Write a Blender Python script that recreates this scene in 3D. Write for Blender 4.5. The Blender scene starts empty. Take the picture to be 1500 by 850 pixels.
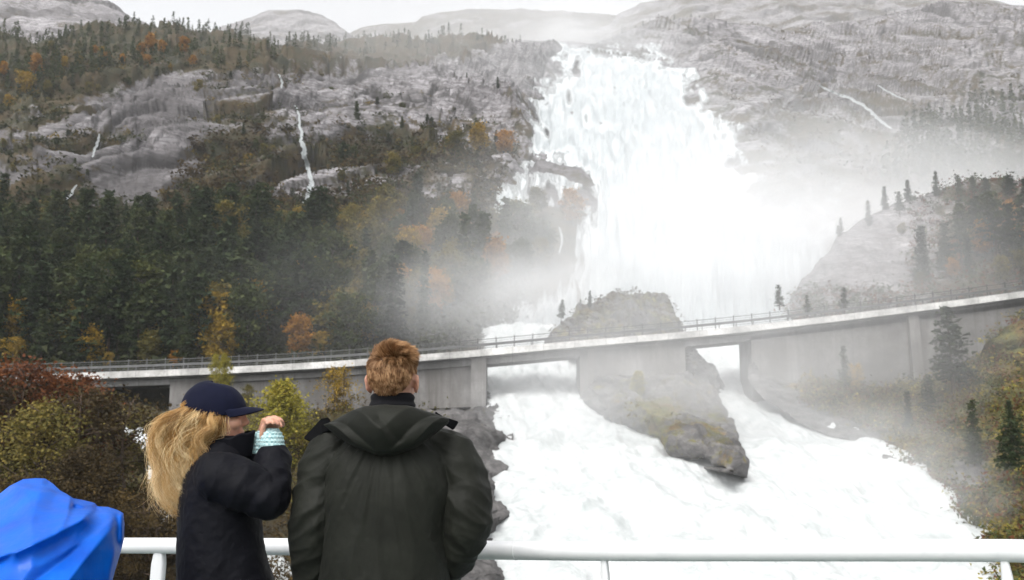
import bpy, bmesh, math, random
import numpy as np
from mathutils import Vector, Matrix, Euler
from mathutils.bvhtree import BVHTree

random.seed(7)
RNG = np.random.default_rng(11)
C = bpy.context.scene.collection
SC = bpy.context.scene

# ------------------------------------------------------------------ camera
F = 1458.0                       # focal length in photo pixels (1500 wide), 35 mm on full frame
PITCH = math.atan(215 / F)       # looking a little up
CAMZ = 1.55                      # eye height over the deck (deck is z = 0)
cam_d = bpy.data.cameras.new("camera")
cam = bpy.data.objects.new("camera", cam_d)
C.objects.link(cam)
cam.location = (0, 0, CAMZ)
cam.rotation_euler = (math.pi / 2 + PITCH, 0, 0)
cam_d.lens = 36 * F / 1500
cam_d.sensor_width = 36
cam_d.clip_start = 0.05
cam_d.clip_end = 20000
cam_d.dof.use_dof = True
cam_d.dof.focus_distance = 3.15
cam_d.dof.aperture_fstop = 8.0
SC.camera = cam

# ------------------------------------------------------------------ world, sun, exposure
SUN_EL, SUN_ROT = math.radians(52), math.radians(205)
w = bpy.data.worlds.new("World")
SC.world = w
w.use_nodes = True
nt = w.node_tree
nt.nodes.clear()
sky = nt.nodes.new("ShaderNodeTexSky")
sky.sky_type = 'NISHITA'
sky.sun_disc = False
sky.sun_elevation = SUN_EL
sky.sun_rotation = SUN_ROT
sky.air_density = 1.0
sky.dust_density = 4.0
hs = nt.nodes.new("ShaderNodeHueSaturation")      # an overcast sky: nearly no colour
hs.inputs["Saturation"].default_value = 0.10
bg = nt.nodes.new("ShaderNodeBackground")
bg.inputs["Strength"].default_value = 0.15
wo = nt.nodes.new("ShaderNodeOutputWorld")
nt.links.new(sky.outputs[0], hs.inputs["Color"])
nt.links.new(hs.outputs[0], bg.inputs["Color"])
nt.links.new(bg.outputs[0], wo.inputs["Surface"])

sd = bpy.data.lights.new("sun", 'SUN')
sd.energy = 0.9
sd.angle = math.radians(30)
sd.color = (1.0, 0.97, 0.93)
sun = bpy.data.objects.new("sun", sd)
C.objects.link(sun)
sdir = Vector((math.sin(SUN_ROT) * math.cos(SUN_EL), math.cos(SUN_ROT) * math.cos(SUN_EL), math.sin(SUN_EL)))
sun.rotation_euler = sdir.to_track_quat('Z', 'Y').to_euler()
sun.location = (0, -20, 60)

SC.view_settings.view_transform = 'Standard'
SC.view_settings.look = 'None'
SC.view_settings.gamma = 1
SC.view_settings.use_curve_mapping = False
SC.view_settings.exposure = 1.05
SC.render.engine = 'CYCLES'
SC.cycles.use_denoising = True
SC.cycles.max_bounces = 6
SC.cycles.diffuse_bounces = 3
SC.cycles.glossy_bounces = 2
SC.cycles.transmission_bounces = 2
SC.cycles.volume_bounces = 4
SC.cycles.transparent_max_bounces = 16
SC.cycles.volume_step_rate = 1.0
SC.cycles.volume_max_steps = 128
SC.cycles.caustics_reflective = False
SC.cycles.caustics_refractive = False

# ------------------------------------------------------------------ helpers
CP, SP = math.cos(PITCH), math.sin(PITCH)


def P(px, py, Y):
    """World point seen at photo pixel (px, py) that stands at distance Y in front of the camera. Works on arrays."""
    px = np.asarray(px, float); py = np.asarray(py, float); Y = np.asarray(Y, float)
    v = (425 - py) / F
    k = Y / (CP - v * SP)
    return np.stack(np.broadcast_arrays(k * (px - 750) / F, Y, CAMZ + k * (SP + v * CP)), -1)


def V3(px, py, Y):
    return Vector(P(px, py, Y).tolist())


def sstep(a, b, x):
    t = np.clip((x - a) / (b - a), 0, 1)
    return t * t * (3 - 2 * t)


_perm = np.random.default_rng(3).permutation(256)
_perm = np.concatenate([_perm, _perm, _perm])
_g3 = np.random.default_rng(5).normal(size=(256, 3))
_g3 /= np.linalg.norm(_g3, axis=1)[:, None]


def perlin(p):
    """Gradient noise of an (..., 3) array, about -0.7 .. 0.7."""
    p = np.asarray(p, float)
    i = np.floor(p).astype(int)
    f = p - i
    u = f * f * f * (f * (f * 6 - 15) + 10)
    i &= 255
    out = 0
    for dx in (0, 1):
        wx = u[..., 0] if dx else 1 - u[..., 0]
        for dy in (0, 1):
            wy = u[..., 1] if dy else 1 - u[..., 1]
            for dz in (0, 1):
                wz = u[..., 2] if dz else 1 - u[..., 2]
                h = _perm[_perm[_perm[(i[..., 0] + dx) & 255] + ((i[..., 1] + dy) & 255)] + ((i[..., 2] + dz) & 255)]
                g = _g3[h]
                out = out + wx * wy * wz * (g[..., 0] * (f[..., 0] - dx) + g[..., 1] * (f[..., 1] - dy) + g[..., 2] * (f[..., 2] - dz))
    return out


def fbm(p, oct=4, gain=0.5, lac=2.03):
    a, s, out = 1.0, 1.0, 0
    p = np.asarray(p, float)
    for k in range(oct):
        out = out + a * perlin(p * s + k * 17.3)
        a *= gain; s *= lac
    return out


def ridged(p, oct=4):
    a, s, out = 1.0, 1.0, 0
    p = np.asarray(p, float)
    for k in range(oct):
        out = out + a * (1 - 2 * np.abs(perlin(p * s + k * 9.7)))
        a *= 0.5; s *= 2.05
    return out


def blur(a, n=1, axes=(0, 1)):
    for _ in range(n):
        for ax in axes:
            b = np.concatenate([np.take(a, [0], ax), a, np.take(a, [-1], ax)], ax)
            m = a.shape[ax]
            a = (np.take(b, range(0, m), ax) + 2 * a + np.take(b, range(2, m + 2), ax)) / 4
    return a


def raw_mesh(name, verts, faces, mats, smooth=True, attrs=None, mat_idx=None, uv=None):
    """faces: an (n, k) int array (all the same size)."""
    me = bpy.data.meshes.new(name)
    verts = np.asarray(verts, np.float32).reshape(-1, 3)
    faces = np.asarray(faces, np.int32)
    n, k = faces.shape
    me.vertices.add(len(verts))
    me.vertices.foreach_set("co", verts.ravel())
    me.loops.add(n * k)
    me.loops.foreach_set("vertex_index", faces.ravel())
    me.polygons.add(n)
    me.polygons.foreach_set("loop_start", np.arange(0, n * k, k, dtype=np.int32))
    me.polygons.foreach_set("use_smooth", np.full(n, smooth, bool))
    for m in (mats if isinstance(mats, (list, tuple)) else [mats]):
        me.materials.append(m)
    if mat_idx is not None:
        me.polygons.foreach_set("material_index", np.asarray(mat_idx, np.int32))
    me.update(calc_edges=True)
    for an, av in (attrs or {}).items():
        a = me.attributes.new(an, 'FLOAT', 'POINT')
        a.data.foreach_set("value", np.asarray(av, np.float32).ravel())
    if uv is not None:
        l = me.uv_layers.new(name="flow")
        l.data.foreach_set("uv", np.asarray(uv, np.float32).reshape(-1, 2)[faces.ravel()].ravel())
    return me


def grid_faces(nr, nc, mask=None):
    idx = np.arange(nr * nc).reshape(nr, nc)
    f = np.stack([idx[:-1, :-1], idx[:-1, 1:], idx[1:, 1:], idx[1:, :-1]], -1).reshape(-1, 4)
    if mask is not None:
        m = (mask[:-1, :-1] | mask[:-1, 1:] | mask[1:, 1:] | mask[1:, :-1]).reshape(-1)
        f = f[m]
    return f


def compact(verts, faces, *arrs):
    used = np.unique(faces)
    remap = np.full(len(verts), -1)
    remap[used] = np.arange(len(used))
    return (verts[used], remap[faces]) + tuple(a[used] for a in arrs)


def link(name, me, parent=None):
    o = bpy.data.objects.new(name, me)
    C.objects.link(o)
    if parent is not None:
        o.parent = parent
    return o


def tag(o, label=None, cat=None, group=None, kind=None):
    if label: o["label"] = label
    if cat: o["category"] = cat
    if group: o["group"] = group
    if kind: o["kind"] = kind
    return o


def empty(name, loc, rz=0.0):
    o = bpy.data.objects.new(name, None)
    o.empty_display_size = 0.2
    C.objects.link(o)
    o.location = loc
    o.rotation_euler = (0, 0, rz)
    return o


def grid_normals(Vg):
    du = np.gradient(Vg, axis=1)
    dv = np.gradient(Vg, axis=0)
    n = np.cross(du, dv)
    n /= np.linalg.norm(n, axis=-1, keepdims=True) + 1e-9
    return n


# ------------------------------------------------------------------ node helper
class NT:
    def __init__(self, name, rough=0.8):
        self.m = bpy.data.materials.new(name)
        self.m.use_nodes = True
        self.t = self.m.node_tree
        self.b = self.t.nodes["Principled BSDF"]
        self.out = self.t.nodes["Material Output"]
        self.b.inputs["Roughness"].default_value = rough
        self.b.inputs["Specular IOR Level"].default_value = 0.3

    def n(self, typ, **kw):
        nd = self.t.nodes.new("ShaderNode" + typ)
        for k, v in kw.items():
            if hasattr(nd, k): setattr(nd, k, v)
        return nd

    def l(self, a, b):
        self.t.links.new(a, b)

    def coord(self, which="Object", scale=None, rot=None):
        tc = self.n("TexCoord")
        o = tc.outputs[which]
        if scale is not None or rot is not None:
            mp = self.n("Mapping")
            if scale is not None: mp.inputs["Scale"].default_value = scale
            if rot is not None: mp.inputs["Rotation"].default_value = rot
            self.l(o, mp.inputs[0]); o = mp.outputs[0]
        return o

    def noise(self, vec, scale, detail=4, rough=0.55, dist=0.0):
        nd = self.n("TexNoise")
        nd.inputs["Scale"].default_value = scale
        nd.inputs["Detail"].default_value = detail
        nd.inputs["Roughness"].default_value = rough
        nd.inputs["Distortion"].default_value = dist
        if vec is not None: self.l(vec, nd.inputs["Vector"])
        return nd.outputs[0]

    def ramp(self, fac, stops, interp='LINEAR'):
        r = self.n("ValToRGB")
        r.color_ramp.interpolation = interp
        el = r.color_ramp.elements
        while len(el) < len(stops): el.new(0.5)
        for e, (p, c) in zip(el, stops):
            e.position = p
            e.color = (c, c, c, 1) if isinstance(c, (int, float)) else tuple(c) + (1,)
        self.l(fac, r.inputs[0])
        return r.outputs[0]

    def mix(self, fac, a, b, blend='MIX'):
        m = self.n("Mix"); m.data_type = 'RGBA'; m.blend_type = blend
        for s, v in ((m.inputs[0], fac), (m.inputs[6], a), (m.inputs[7], b)):
            if isinstance(v, (int, float)): s.default_value = v
            elif isinstance(v, tuple): s.default_value = v + (1,)
            else: self.l(v, s)
        return m.outputs[2]

    def math(self, op, a, b=0.0, clamp=False):
        m = self.n("Math"); m.operation = op; m.use_clamp = clamp
        for s, v in ((m.inputs[0], a), (m.inputs[1], b)):
            if isinstance(v, (int, float)): s.default_value = v
            else: self.l(v, s)
        return m.outputs[0]

    def attr(self, name):
        a = self.n("Attribute"); a.attribute_name = name
        return a.outputs["Fac"]

    def bump(self, h, strength=0.3, dist=0.1):
        b = self.n("Bump")
        b.inputs["Strength"].default_value = strength
        b.inputs["Distance"].default_value = dist
        self.l(h, b.inputs["Height"])
        self.l(b.outputs[0], self.b.inputs["Normal"])

    def col(self, c):
        if isinstance(c, tuple): self.b.inputs["Base Color"].default_value = c + (1,)
        else: self.l(c, self.b.inputs["Base Color"])
        return self


def flat(name, c, rough=0.6, spec=0.3):
    t = NT(name, rough)
    t.b.inputs["Specular IOR Level"].default_value = spec
    t.col(c)
    return t.m
# ================================================================== materials of the land
def rock_material(name, scale=1.0, tint=(1, 1, 1), heather=True):
    t = NT(name, 0.75)
    co = t.coord("Object")
    big = t.noise(co, 0.035 * scale, 5, 0.6)
    st = t.noise(t.coord("Object", (0.10 * scale, 0.10 * scale, 0.9 * scale), (0.3, 0.5, 0)), 1.0, 5, 0.65, 0.6)
    fine = t.noise(co, 0.9 * scale, 6, 0.7)
    a = t.ramp(big, [(0.30, (0.21 * tint[0], 0.20 * tint[1], 0.207 * tint[2])), (0.55, (0.38 * tint[0], 0.365 * tint[1], 0.378 * tint[2])), (0.75, (0.52 * tint[0], 0.505 * tint[1], 0.515 * tint[2]))])
    b = t.mix(t.ramp(st, [(0.35, 0.75), (0.6, 0.0)]), a, (0.11, 0.095, 0.095))
    c = t.mix(t.ramp(fine, [(0.30, 0.6), (0.6, 0.0)]), b, (0.09, 0.085, 0.085))
    for sc_, rot, wd in (((0.055, 0.055, 0.22), (0.25, 0.55, 0.0), 0.045), ((0.16, 0.16, 0.45), (0.1, 0.35, 0.4), 0.05)):
        wv_ = t.n("VectorMath", operation='ADD')
        cz_ = t.coord("Object", tuple(x * scale for x in sc_), rot)
        nz_ = t.n("TexNoise"); nz_.inputs["Scale"].default_value = 1.6; nz_.inputs["Detail"].default_value = 4; t.l(cz_, nz_.inputs["Vector"])
        t.l(cz_, wv_.inputs[0]); t.l(nz_.outputs["Color"], wv_.inputs[1])
        vo = t.n("TexVoronoi"); vo.feature = 'DISTANCE_TO_EDGE'; vo.inputs["Scale"].default_value = 1.0; t.l(wv_.outputs[0], vo.inputs["Vector"])
        c = t.mix(t.ramp(vo.outputs["Distance"], [(0.0, 0.85), (wd, 0.0)]), c, (0.045, 0.042, 0.042))
    # wet black streaks; cracks darkened for stain and painted-in crevice shade, carried by the mesh
    c = t.mix(t.math('MULTIPLY', t.attr("wet"), 0.8), c, (0.075, 0.068, 0.070))
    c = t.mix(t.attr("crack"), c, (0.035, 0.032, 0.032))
    # heather, moss, grass on the ledges
    vn = t.noise(co, 0.35 * scale, 5, 0.7)
    vfac = t.math('ADD', t.attr("veg"), t.math('MULTIPLY', t.math('SUBTRACT', vn, 0.5), 1.6), True)
    vfac = t.ramp(vfac, [(0.38, 0.0), (0.62, 1.0)])
    gcol = t.ramp(t.noise(co, 0.12 * scale, 4, 0.6), [(0.28, (0.016, 0.019, 0.008)), (0.45, (0.034, 0.030, 0.012)), (0.58, (0.052, 0.034, 0.013)), (0.72, (0.026, 0.026, 0.010))])
    c = t.mix(vfac, c, gcol)
    t.col(c)
    h = t.math('ADD', t.math('MULTIPLY', fine, 0.5), st)
    t.bump(h, 0.7, 0.5 / scale)
    return t.m


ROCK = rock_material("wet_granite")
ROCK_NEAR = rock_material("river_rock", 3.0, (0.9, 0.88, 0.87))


def slab(a, b, s, seed, warp=1.1):
    """Sheeted granite: shells that stand out over the shell below. a along the sheets, b across, s the spacing. Returns height 0..1 and crack."""
    wv = perlin(np.stack([a / (s * 4.2), b / (s * 2.2), np.full_like(a, seed)], -1)) * warp
    wv = wv + 0.35 * perlin(np.stack([a / (s * 1.3), b / (s * 0.9), np.full_like(a, seed + 3.3)], -1))
    t = b / s + wv
    i = np.floor(t)
    f = t - i
    amp = 0.35 + 1.3 * np.abs(perlin(np.stack([a / (s * 3.1), i * 1.37, np.full_like(a, seed + 7.7)], -1)))
    h = amp * (1 - f) ** 0.8 * sstep(0.0, 0.10, f)
    crack = (1 - sstep(0.03, 0.20, f)) * np.clip(amp * 1.3 - 0.15, 0, 1)
    return h, crack


def facets(a, b, La, Lb, seed, tilt=0.35):
    """Broken rock: cells in the plane of the face, each a tilted flat plate of its own height. Returns height (metres) and the joints between plates."""
    u, v = a / La, b / Lb
    u = u + 0.35 * perlin(np.stack([u * 0.7, v * 0.7, u * 0 + seed], -1)); v = v + 0.35 * perlin(np.stack([u * 0.7, v * 0.7, u * 0 + seed + 9], -1))
    iu, iv = np.floor(u).astype(int), np.floor(v).astype(int)
    f1 = np.full(u.shape, 9.0); f2 = np.full(u.shape, 9.0); h = np.zeros(u.shape)
    for du in (-1, 0, 1):
        for dv in (-1, 0, 1):
            cu, cv_ = iu + du, iv + dv
            k = _perm[(_perm[(cu + int(seed * 7)) & 255] + cv_) & 255]
            k2 = _perm[k + 31]; k3 = _perm[k2 + 77]; k4 = _perm[k3 + 13]
            pu, pv = cu + 0.15 + 0.7 * k / 255.0, cv_ + 0.15 + 0.7 * k2 / 255.0
            d = np.hypot(u - pu, v - pv)
            hh = (k3 / 255.0 - 0.5) * 0.9 + ((u - pu) * (k4 / 255.0 - 0.5) + (v - pv) * (k / 255.0 - 0.35)) * tilt * 5
            near = d < f1
            f2 = np.where(near, f1, np.minimum(f2, d)); h = np.where(near, hh, h); f1 = np.minimum(f1, d)
    return h * Lb * 0.22, 1 - sstep(0.02, 0.11, f2 - f1)


def depth_table(pxg, pyg, cols):
    xs = sorted(cols)
    D = []
    for x in xs:
        pts = sorted(cols[x])
        D.append(np.interp(pyg, [p[0] for p in pts], [math.log(p[1]) for p in pts]))
    D = np.stack(D, 0)
    x = np.clip(pxg, xs[0], xs[-1])
    k = np.clip(np.searchsorted(xs, x) - 1, 0, len(xs) - 2)
    xa = np.array(xs)
    f = (x - xa[k]) / (xa[k + 1] - xa[k])
    f = f * f * (3 - 2 * f)
    ii = np.indices(pxg.shape)
    return np.exp(D[(k,) + tuple(ii)] * (1 - f) + D[(k + 1,) + tuple(ii)] * f)


# ================================================================== the mountainside (one big sheet behind the bridge)
SKY_X = [-350, -200, 0, 60, 150, 190, 290, 420, 500, 640, 720, 800, 870, 950, 1000, 1040, 1170, 1250, 1390, 1500, 1850]
SKY_Y = [60, 66, 62, 66, 48, 40, 52, 66, 66, 66, 64, 60, 62, 34, 27, 29, 48, 32, 1, 9, 40]
MCOLS = {
    -350: [(640, 108), (540, 118), (400, 150), (320, 180), (200, 225), (110, 290), (60, 370), (0, 470)],
    0: [(640, 108), (560, 116), (500, 126), (400, 155), (310, 195), (200, 243), (110, 300), (60, 380), (20, 460)],
    300: [(640, 108), (560, 118), (500, 128), (400, 160), (310, 205), (200, 258), (110, 320), (60, 410), (20, 490)],
    600: [(640, 108), (560, 118), (500, 130), (400, 160), (310, 208), (220, 275), (110, 375), (60, 490), (20, 570)],
    850: [(640, 108), (560, 118), (500, 131), (430, 146), (350, 188), (250, 265), (150, 375), (60, 560), (20, 640)],
    1000: [(640, 108), (560, 118), (500, 131), (430, 146), (350, 188), (250, 275), (150, 395), (60, 600), (20, 710)],
    1250: [(640, 108), (560, 118), (500, 132), (430, 158), (350, 228), (250, 335), (150, 485), (60, 690), (0, 860)],
    1500: [(640, 108), (560, 118), (500, 132), (430, 158), (350, 228), (250, 330), (150, 475), (60, 690), (0, 860)],
    1850: [(640, 108), (560, 118), (500, 132), (430, 158), (350, 228), (250, 330), (150, 475), (60, 690), (0, 860)],
}
M_X = np.arange(-350, 1851, 2.0)
M_N = 400
M_BOT = 640.0


def sky_y(x):
    return np.interp(x, SKY_X, SKY_Y) + 3.0 * perlin(np.stack([x / 23.0, x * 0 + 2.2, x * 0], -1)) + 5 * perlin(np.stack([x / 70.0, x * 0 + 8.2, x * 0], -1))


M_SKY = sky_y(M_X)
tv = np.linspace(0, 1, M_N)[:, None]
M_PX = np.broadcast_to(M_X[None, :], (M_N, len(M_X))).copy()
M_PY = M_BOT + (M_SKY[None, :] - M_BOT) * tv
M_Y = blur(depth_table(M_PX, M_PY, MCOLS), 14)


def poly_mask(px, py, poly, soft):
    """Signed distance (in photo pixels, inside positive) to a polygon, turned to 0..1 over soft."""
    x, y = np.asarray(px, float), np.asarray(py, float)
    inside = np.zeros(x.shape, bool)
    d = np.full(x.shape, 1e9)
    n = len(poly)
    for i in range(n):
        (x0, y0), (x1, y1) = poly[i], poly[(i + 1) % n]
        c = ((y0 > y) != (y1 > y)) & (x < (x1 - x0) * (y - y0) / (y1 - y0 + 1e-12) + x0)
        inside ^= c
        t = np.clip(((x - x0) * (x1 - x0) + (y - y0) * (y1 - y0)) / ((x1 - x0) ** 2 + (y1 - y0) ** 2 + 1e-9), 0, 1)
        d = np.minimum(d, np.hypot(x - x0 - t * (x1 - x0), y - y0 - t * (y1 - y0)))
    sd = np.where(inside, d, -d)
    return sd if soft is None else np.clip(0.5 + sd / (2 * soft), 0, 1)


def blob(px, py, cx, cy, rx, ry):
    return np.exp(-((px - cx) / rx) ** 2 - ((py - cy) / ry) ** 2)


FALL_POLY = [(800, 52), (815, 50), (835, 57), (880, 66), (960, 70), (1003, 88), (1024, 104), (1035, 135), (1058, 165), (1075, 190), (1090, 215), (1092, 240), (1110, 275), (1160, 305), (1215, 330), (1230, 370), (1195, 430), (1185, 470), (1180, 560), (700, 560), (706, 500), (730, 465), (775, 430), (825, 400), (848, 370), (852, 330), (862, 290), (850, 255), (800, 240), (768, 228), (772, 180), (768, 150), (790, 128), (812, 105), (818, 80)]
VEIL_POLY = [(765, 225), (840, 232), (880, 260), (880, 300), (840, 320), (800, 300), (785, 318), (755, 330), (720, 315), (735, 285), (755, 255)]


base = P(M_PX, M_PY, M_Y)
X, Yw, Z = base[..., 0], base[..., 1], base[..., 2]
right = sstep(930, 1060, M_PX)                       # the slabs on the far side of the fall
ang = np.interp(M_PX, [-350, 120, 260, 420, 620, 800, 1000, 1500, 1850], np.radians([34, 36, 30, 8, -6, 4, -8, -17, -17]))
ang = ang + 0.35 * perlin(np.stack([M_PX / 160, M_PY / 90, M_PX * 0 + 4], -1))
hgt = Z * 1.25
aa = X * np.cos(ang) + hgt * np.sin(ang)
bb = -X * np.sin(ang) + hgt * np.cos(ang)
h1, c1 = slab(aa, bb, 17.0, 1.0)
h2, c2 = slab(aa, bb, 6.0, 5.0)
h3, c3 = slab(aa + 0.3 * bb, bb - 0.2 * aa, 2.6, 9.0)
cross, cc = slab(bb, aa + 0.5 * bb, 24.0, 15.0, 2.0)
lump = fbm(base / np.array([42.0, 60.0, 26.0]), 4)
rough = fbm(base / 5.0, 4)
nrm = grid_normals(base)
nrm = np.where((nrm[..., 1:2] > 0), -nrm, nrm)
far = np.clip(Yw / 260, 0.5, 2.6)
blk = fbm(base / np.array([15.0, 22.0, 9.0]) + 5, 4)
blocks = np.floor(blk * 7 + 0.6 * (aa / 30)) / 7
rid = ridged(np.stack([aa / 34, bb / 15, Yw / 50], -1), 5)
disp = (lump * 6 + rid * 1.7 + h1 * 5.2 + h2 * 3.0 + h3 * 1.4 + cross * 3.8 + rough * 1.1 + blocks * 4.0)
h4, c4 = slab(aa, bb, 10.0, 25.0, 0.55)
h5, c5 = slab(aa, bb, 22.0, 27.0, 0.6)
g1, k1 = facets(aa, bb, 30.0, 13.0, 3.0)
g2, k2_ = facets(aa, bb, 10.0, 5.0, 8.0)
g3, k3_ = facets(aa, bb, 3.8, 2.1, 12.0)
disp = lump * 6 + rid * 1.0 + h1 * 2.6 + h2 * 1.5 + h3 * 0.6 + cross * 1.6 + rough * 0.8 + blocks * 1.5 + g1 * 2.6 + g2 * 2.4 + g3 * 1.6
gR, kR = facets(aa, bb, 85.0, 11.0, 15.0, 0.25)
gS, kS = facets(aa, bb, 36.0, 5.0, 18.0, 0.25)
disp = disp * (1 - right) + right * (lump * 6 + rid * 0.5 + cross * 0.8 + blocks * 0.8 + rough * 0.5 + h5 * 3.5 + h4 * 2.2 + gR * 3.4 + gS * 2.2)
cliff = sstep(330, 285, M_PY)                        # the wooded foot is smooth ground
disp = disp * np.interp(cliff, [0, 1], [0.12, 1.0]) * np.interp(far, [0.5, 1, 2.6], [0.45, 0.8, 1.3])
edge_in = sstep(0, 0.03, 1 - tv)
fallm = np.maximum(poly_mask(M_PX, M_PY, FALL_POLY, 22), 0.5 * poly_mask(M_PX, M_PY, VEIL_POLY, 14))
disp = disp * (1 - 0.8 * fallm) - 3.0 * fallm * np.clip(far, 0.5, 2)
M_V = base + nrm * (disp * edge_in)[..., None]
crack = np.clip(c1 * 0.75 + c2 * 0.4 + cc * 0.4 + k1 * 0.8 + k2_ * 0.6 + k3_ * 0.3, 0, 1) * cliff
wet = (0.75 * sstep(560, 260, M_PX) + 0.12) * sstep(0.35, -0.35, fbm(np.stack([aa / 22, bb / 30, Yw / 60 + 3], -1), 4)) + 0.3 * sstep(430, 250, M_PX) + 0.9 * poly_mask(M_PX, M_PY, VEIL_POLY, 25)
# vegetation cover
vegn = fbm(np.stack([aa / 26, bb / 9, Yw / 60], -1), 4)
veg = 0.25 + vegn * 0.75 + 0.25 * (1 - cliff)
veg = veg + 0.9 * (1 - cliff)
veg = veg + 0.75 * poly_mask(M_PX, M_PY, [(-400, 60), (150, 30), (430, 60), (760, 60), (700, 95), (560, 105), (430, 100), (330, 118), (250, 118), (180, 135), (120, 150), (40, 190), (-400, 260)], 14)
veg = veg + 0.42 * blob(M_PX, M_PY, 340, 250, 60, 70) + 0.35 * blob(M_PX, M_PY, 620, 250, 90, 40) + 0.3 * blob(M_PX, M_PY, 80, 230, 60, 60) + 0.5 * blob(M_PX, M_PY, 560, 235, 150, 35)
veg = veg - 0.42 * blob(M_PX, M_PY, 240, 190, 70, 60) - 0.35 * blob(M_PX, M_PY, 620, 150, 130, 45) - 0.35 * blob(M_PX, M_PY, 760, 90, 60, 40) - 0.3 * blob(M_PX, M_PY, 130, 190, 60, 30) - 0.25 * blob(M_PX, M_PY, 250, 280, 90, 25)
veg = np.where(M_PX > 930, 0.27 + vegn * 0.85 + 0.12 * sstep(120, 200, M_PY) + 0.35 * sstep(230, 330, M_PY) - 0.10 * sstep(130, 40, M_PY), veg)
veg = veg + 0.25 * np.clip(crack, 0, 1)
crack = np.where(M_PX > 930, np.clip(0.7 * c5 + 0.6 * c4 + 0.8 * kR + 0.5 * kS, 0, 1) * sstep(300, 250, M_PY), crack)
backs = []
for k, (dy, dz) in enumerate(((25, -6), (120, -70), (300, -200))):
    r = M_V[-1].copy(); r[:, 1] += dy; r[:, 2] += dz
    backs.append(r)
VV = np.concatenate([M_V, np.stack(backs)], 0)
pad = lambda a: np.concatenate([a, np.repeat(a[-1:], 3, 0)], 0)
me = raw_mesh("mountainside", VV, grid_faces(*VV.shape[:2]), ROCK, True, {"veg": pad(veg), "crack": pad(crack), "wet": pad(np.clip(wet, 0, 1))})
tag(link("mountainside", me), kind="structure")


def on_mountain(px, py):
    """A point of the mountainside seen at photo pixel px, py."""
    c = np.clip((np.asarray(px, float) - M_X[0]) / 2.0, 0, len(M_X) - 1.001)
    ci = c.astype(int); cf = c - ci
    sk = M_SKY[ci] * (1 - cf) + M_SKY[ci + 1] * cf
    r = np.clip((np.asarray(py, float) - M_BOT) / (sk - M_BOT), 0, 1) * (M_N - 1.001)
    ri = r.astype(int); rf = r - ri
    g = lambda a, b: M_V[ri + a, ci + b]
    return (g(0, 0) * ((1 - rf) * (1 - cf))[..., None] + g(1, 0) * (rf * (1 - cf))[..., None] + g(0, 1) * ((1 - rf) * cf)[..., None] + g(1, 1) * (rf * cf)[..., None])


# ================================================================== far hills, one mesh each
def far_hill(name, sx, sy, bottom, Yb, Yt, seed, vegbias=0.25, step=4.0, n=90, rough=1.0, angle=0.3):
    xs = np.arange(sx[0], sx[-1] + 1, step)
    top = np.interp(xs, sx, sy)
    top = blur(top[None, :], 3, (1,))[0] + rough * (3 * perlin(np.stack([xs / 30, xs * 0 + seed, xs * 0], -1)) + 2 * perlin(np.stack([xs / 9, xs * 0 + seed + 5, xs * 0], -1)))
    t = np.linspace(0, 1, n)[:, None]
    py = bottom + (top[None, :] - bottom) * (1 - (1 - t) ** 1.5)
    px = np.broadcast_to(xs[None, :], py.shape)
    Y = Yb + (Yt - Yb) * t ** 1.3
    V = P(px, py, Y)
    hh = V[..., 2] * 1.2
    a = V[..., 0] * math.cos(angle) + hh * math.sin(angle); b = -V[..., 0] * math.sin(angle) + hh * math.cos(angle)
    s1, k1 = slab(a, b, 34.0, seed); s2, k2 = slab(a, b, 12.0, seed + 4)
    d = (s1 * 9 + s2 * 3.5 + fbm(V / 60, 4) * 16) * (1 - t ** 6)
    nn = grid_normals(V); nn = np.where(nn[..., 1:2] > 0, -nn, nn)
    V2 = V + nn * d[..., None]
    vg = vegbias + 0.7 * fbm(np.stack([a / 60, b / 22, V[..., 1] / 90], -1), 4)
    bk = V2[-1].copy(); bk[:, 1] += 60; bk[:, 2] -= 15
    bk2 = V2[-1].copy(); bk2[:, 1] += 400; bk2[:, 2] -= 250
    V2 = np.concatenate([V2, bk[None], bk2[None]], 0)
    p2 = lambda q: np.concatenate([q, q[-1:], q[-1:]], 0)
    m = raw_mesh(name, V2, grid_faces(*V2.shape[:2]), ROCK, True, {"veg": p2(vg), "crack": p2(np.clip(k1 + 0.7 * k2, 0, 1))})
    return tag(link(name, m), kind="structure")


far_hill("mountain", [-350, -150, 0, 90, 140, 175, 215, 260], [-70, -60, -40, -22, 0, 17, 42, 75], 130, 480, 900, 31.0, 0.2)
far_hill("hill", [290, 318, 345, 395, 440, 475, 500, 520, 560], [70, 48, 33, 15, 15, 26, 40, 56, 80], 110, 1000, 1300, 41.0, 0.25, 3.0)
far_hill("ridge", [480, 512, 530, 560, 612, 618, 690, 760, 850, 905, 930, 960], [75, 50, 40, 36, 32, 23, 13, 14, 18, 24, 34, 60], 110, 1300, 1700, 51.0, 0.65, 3.0)
far_hill("summit", [880, 915, 950, 985, 1000, 1100, 1200, 1390, 1600], [40, 18, 3, -3, -8, -40, -40, -10, 30], 90, 1150, 1700, 61.0, 0.45, 4.0)
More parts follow.
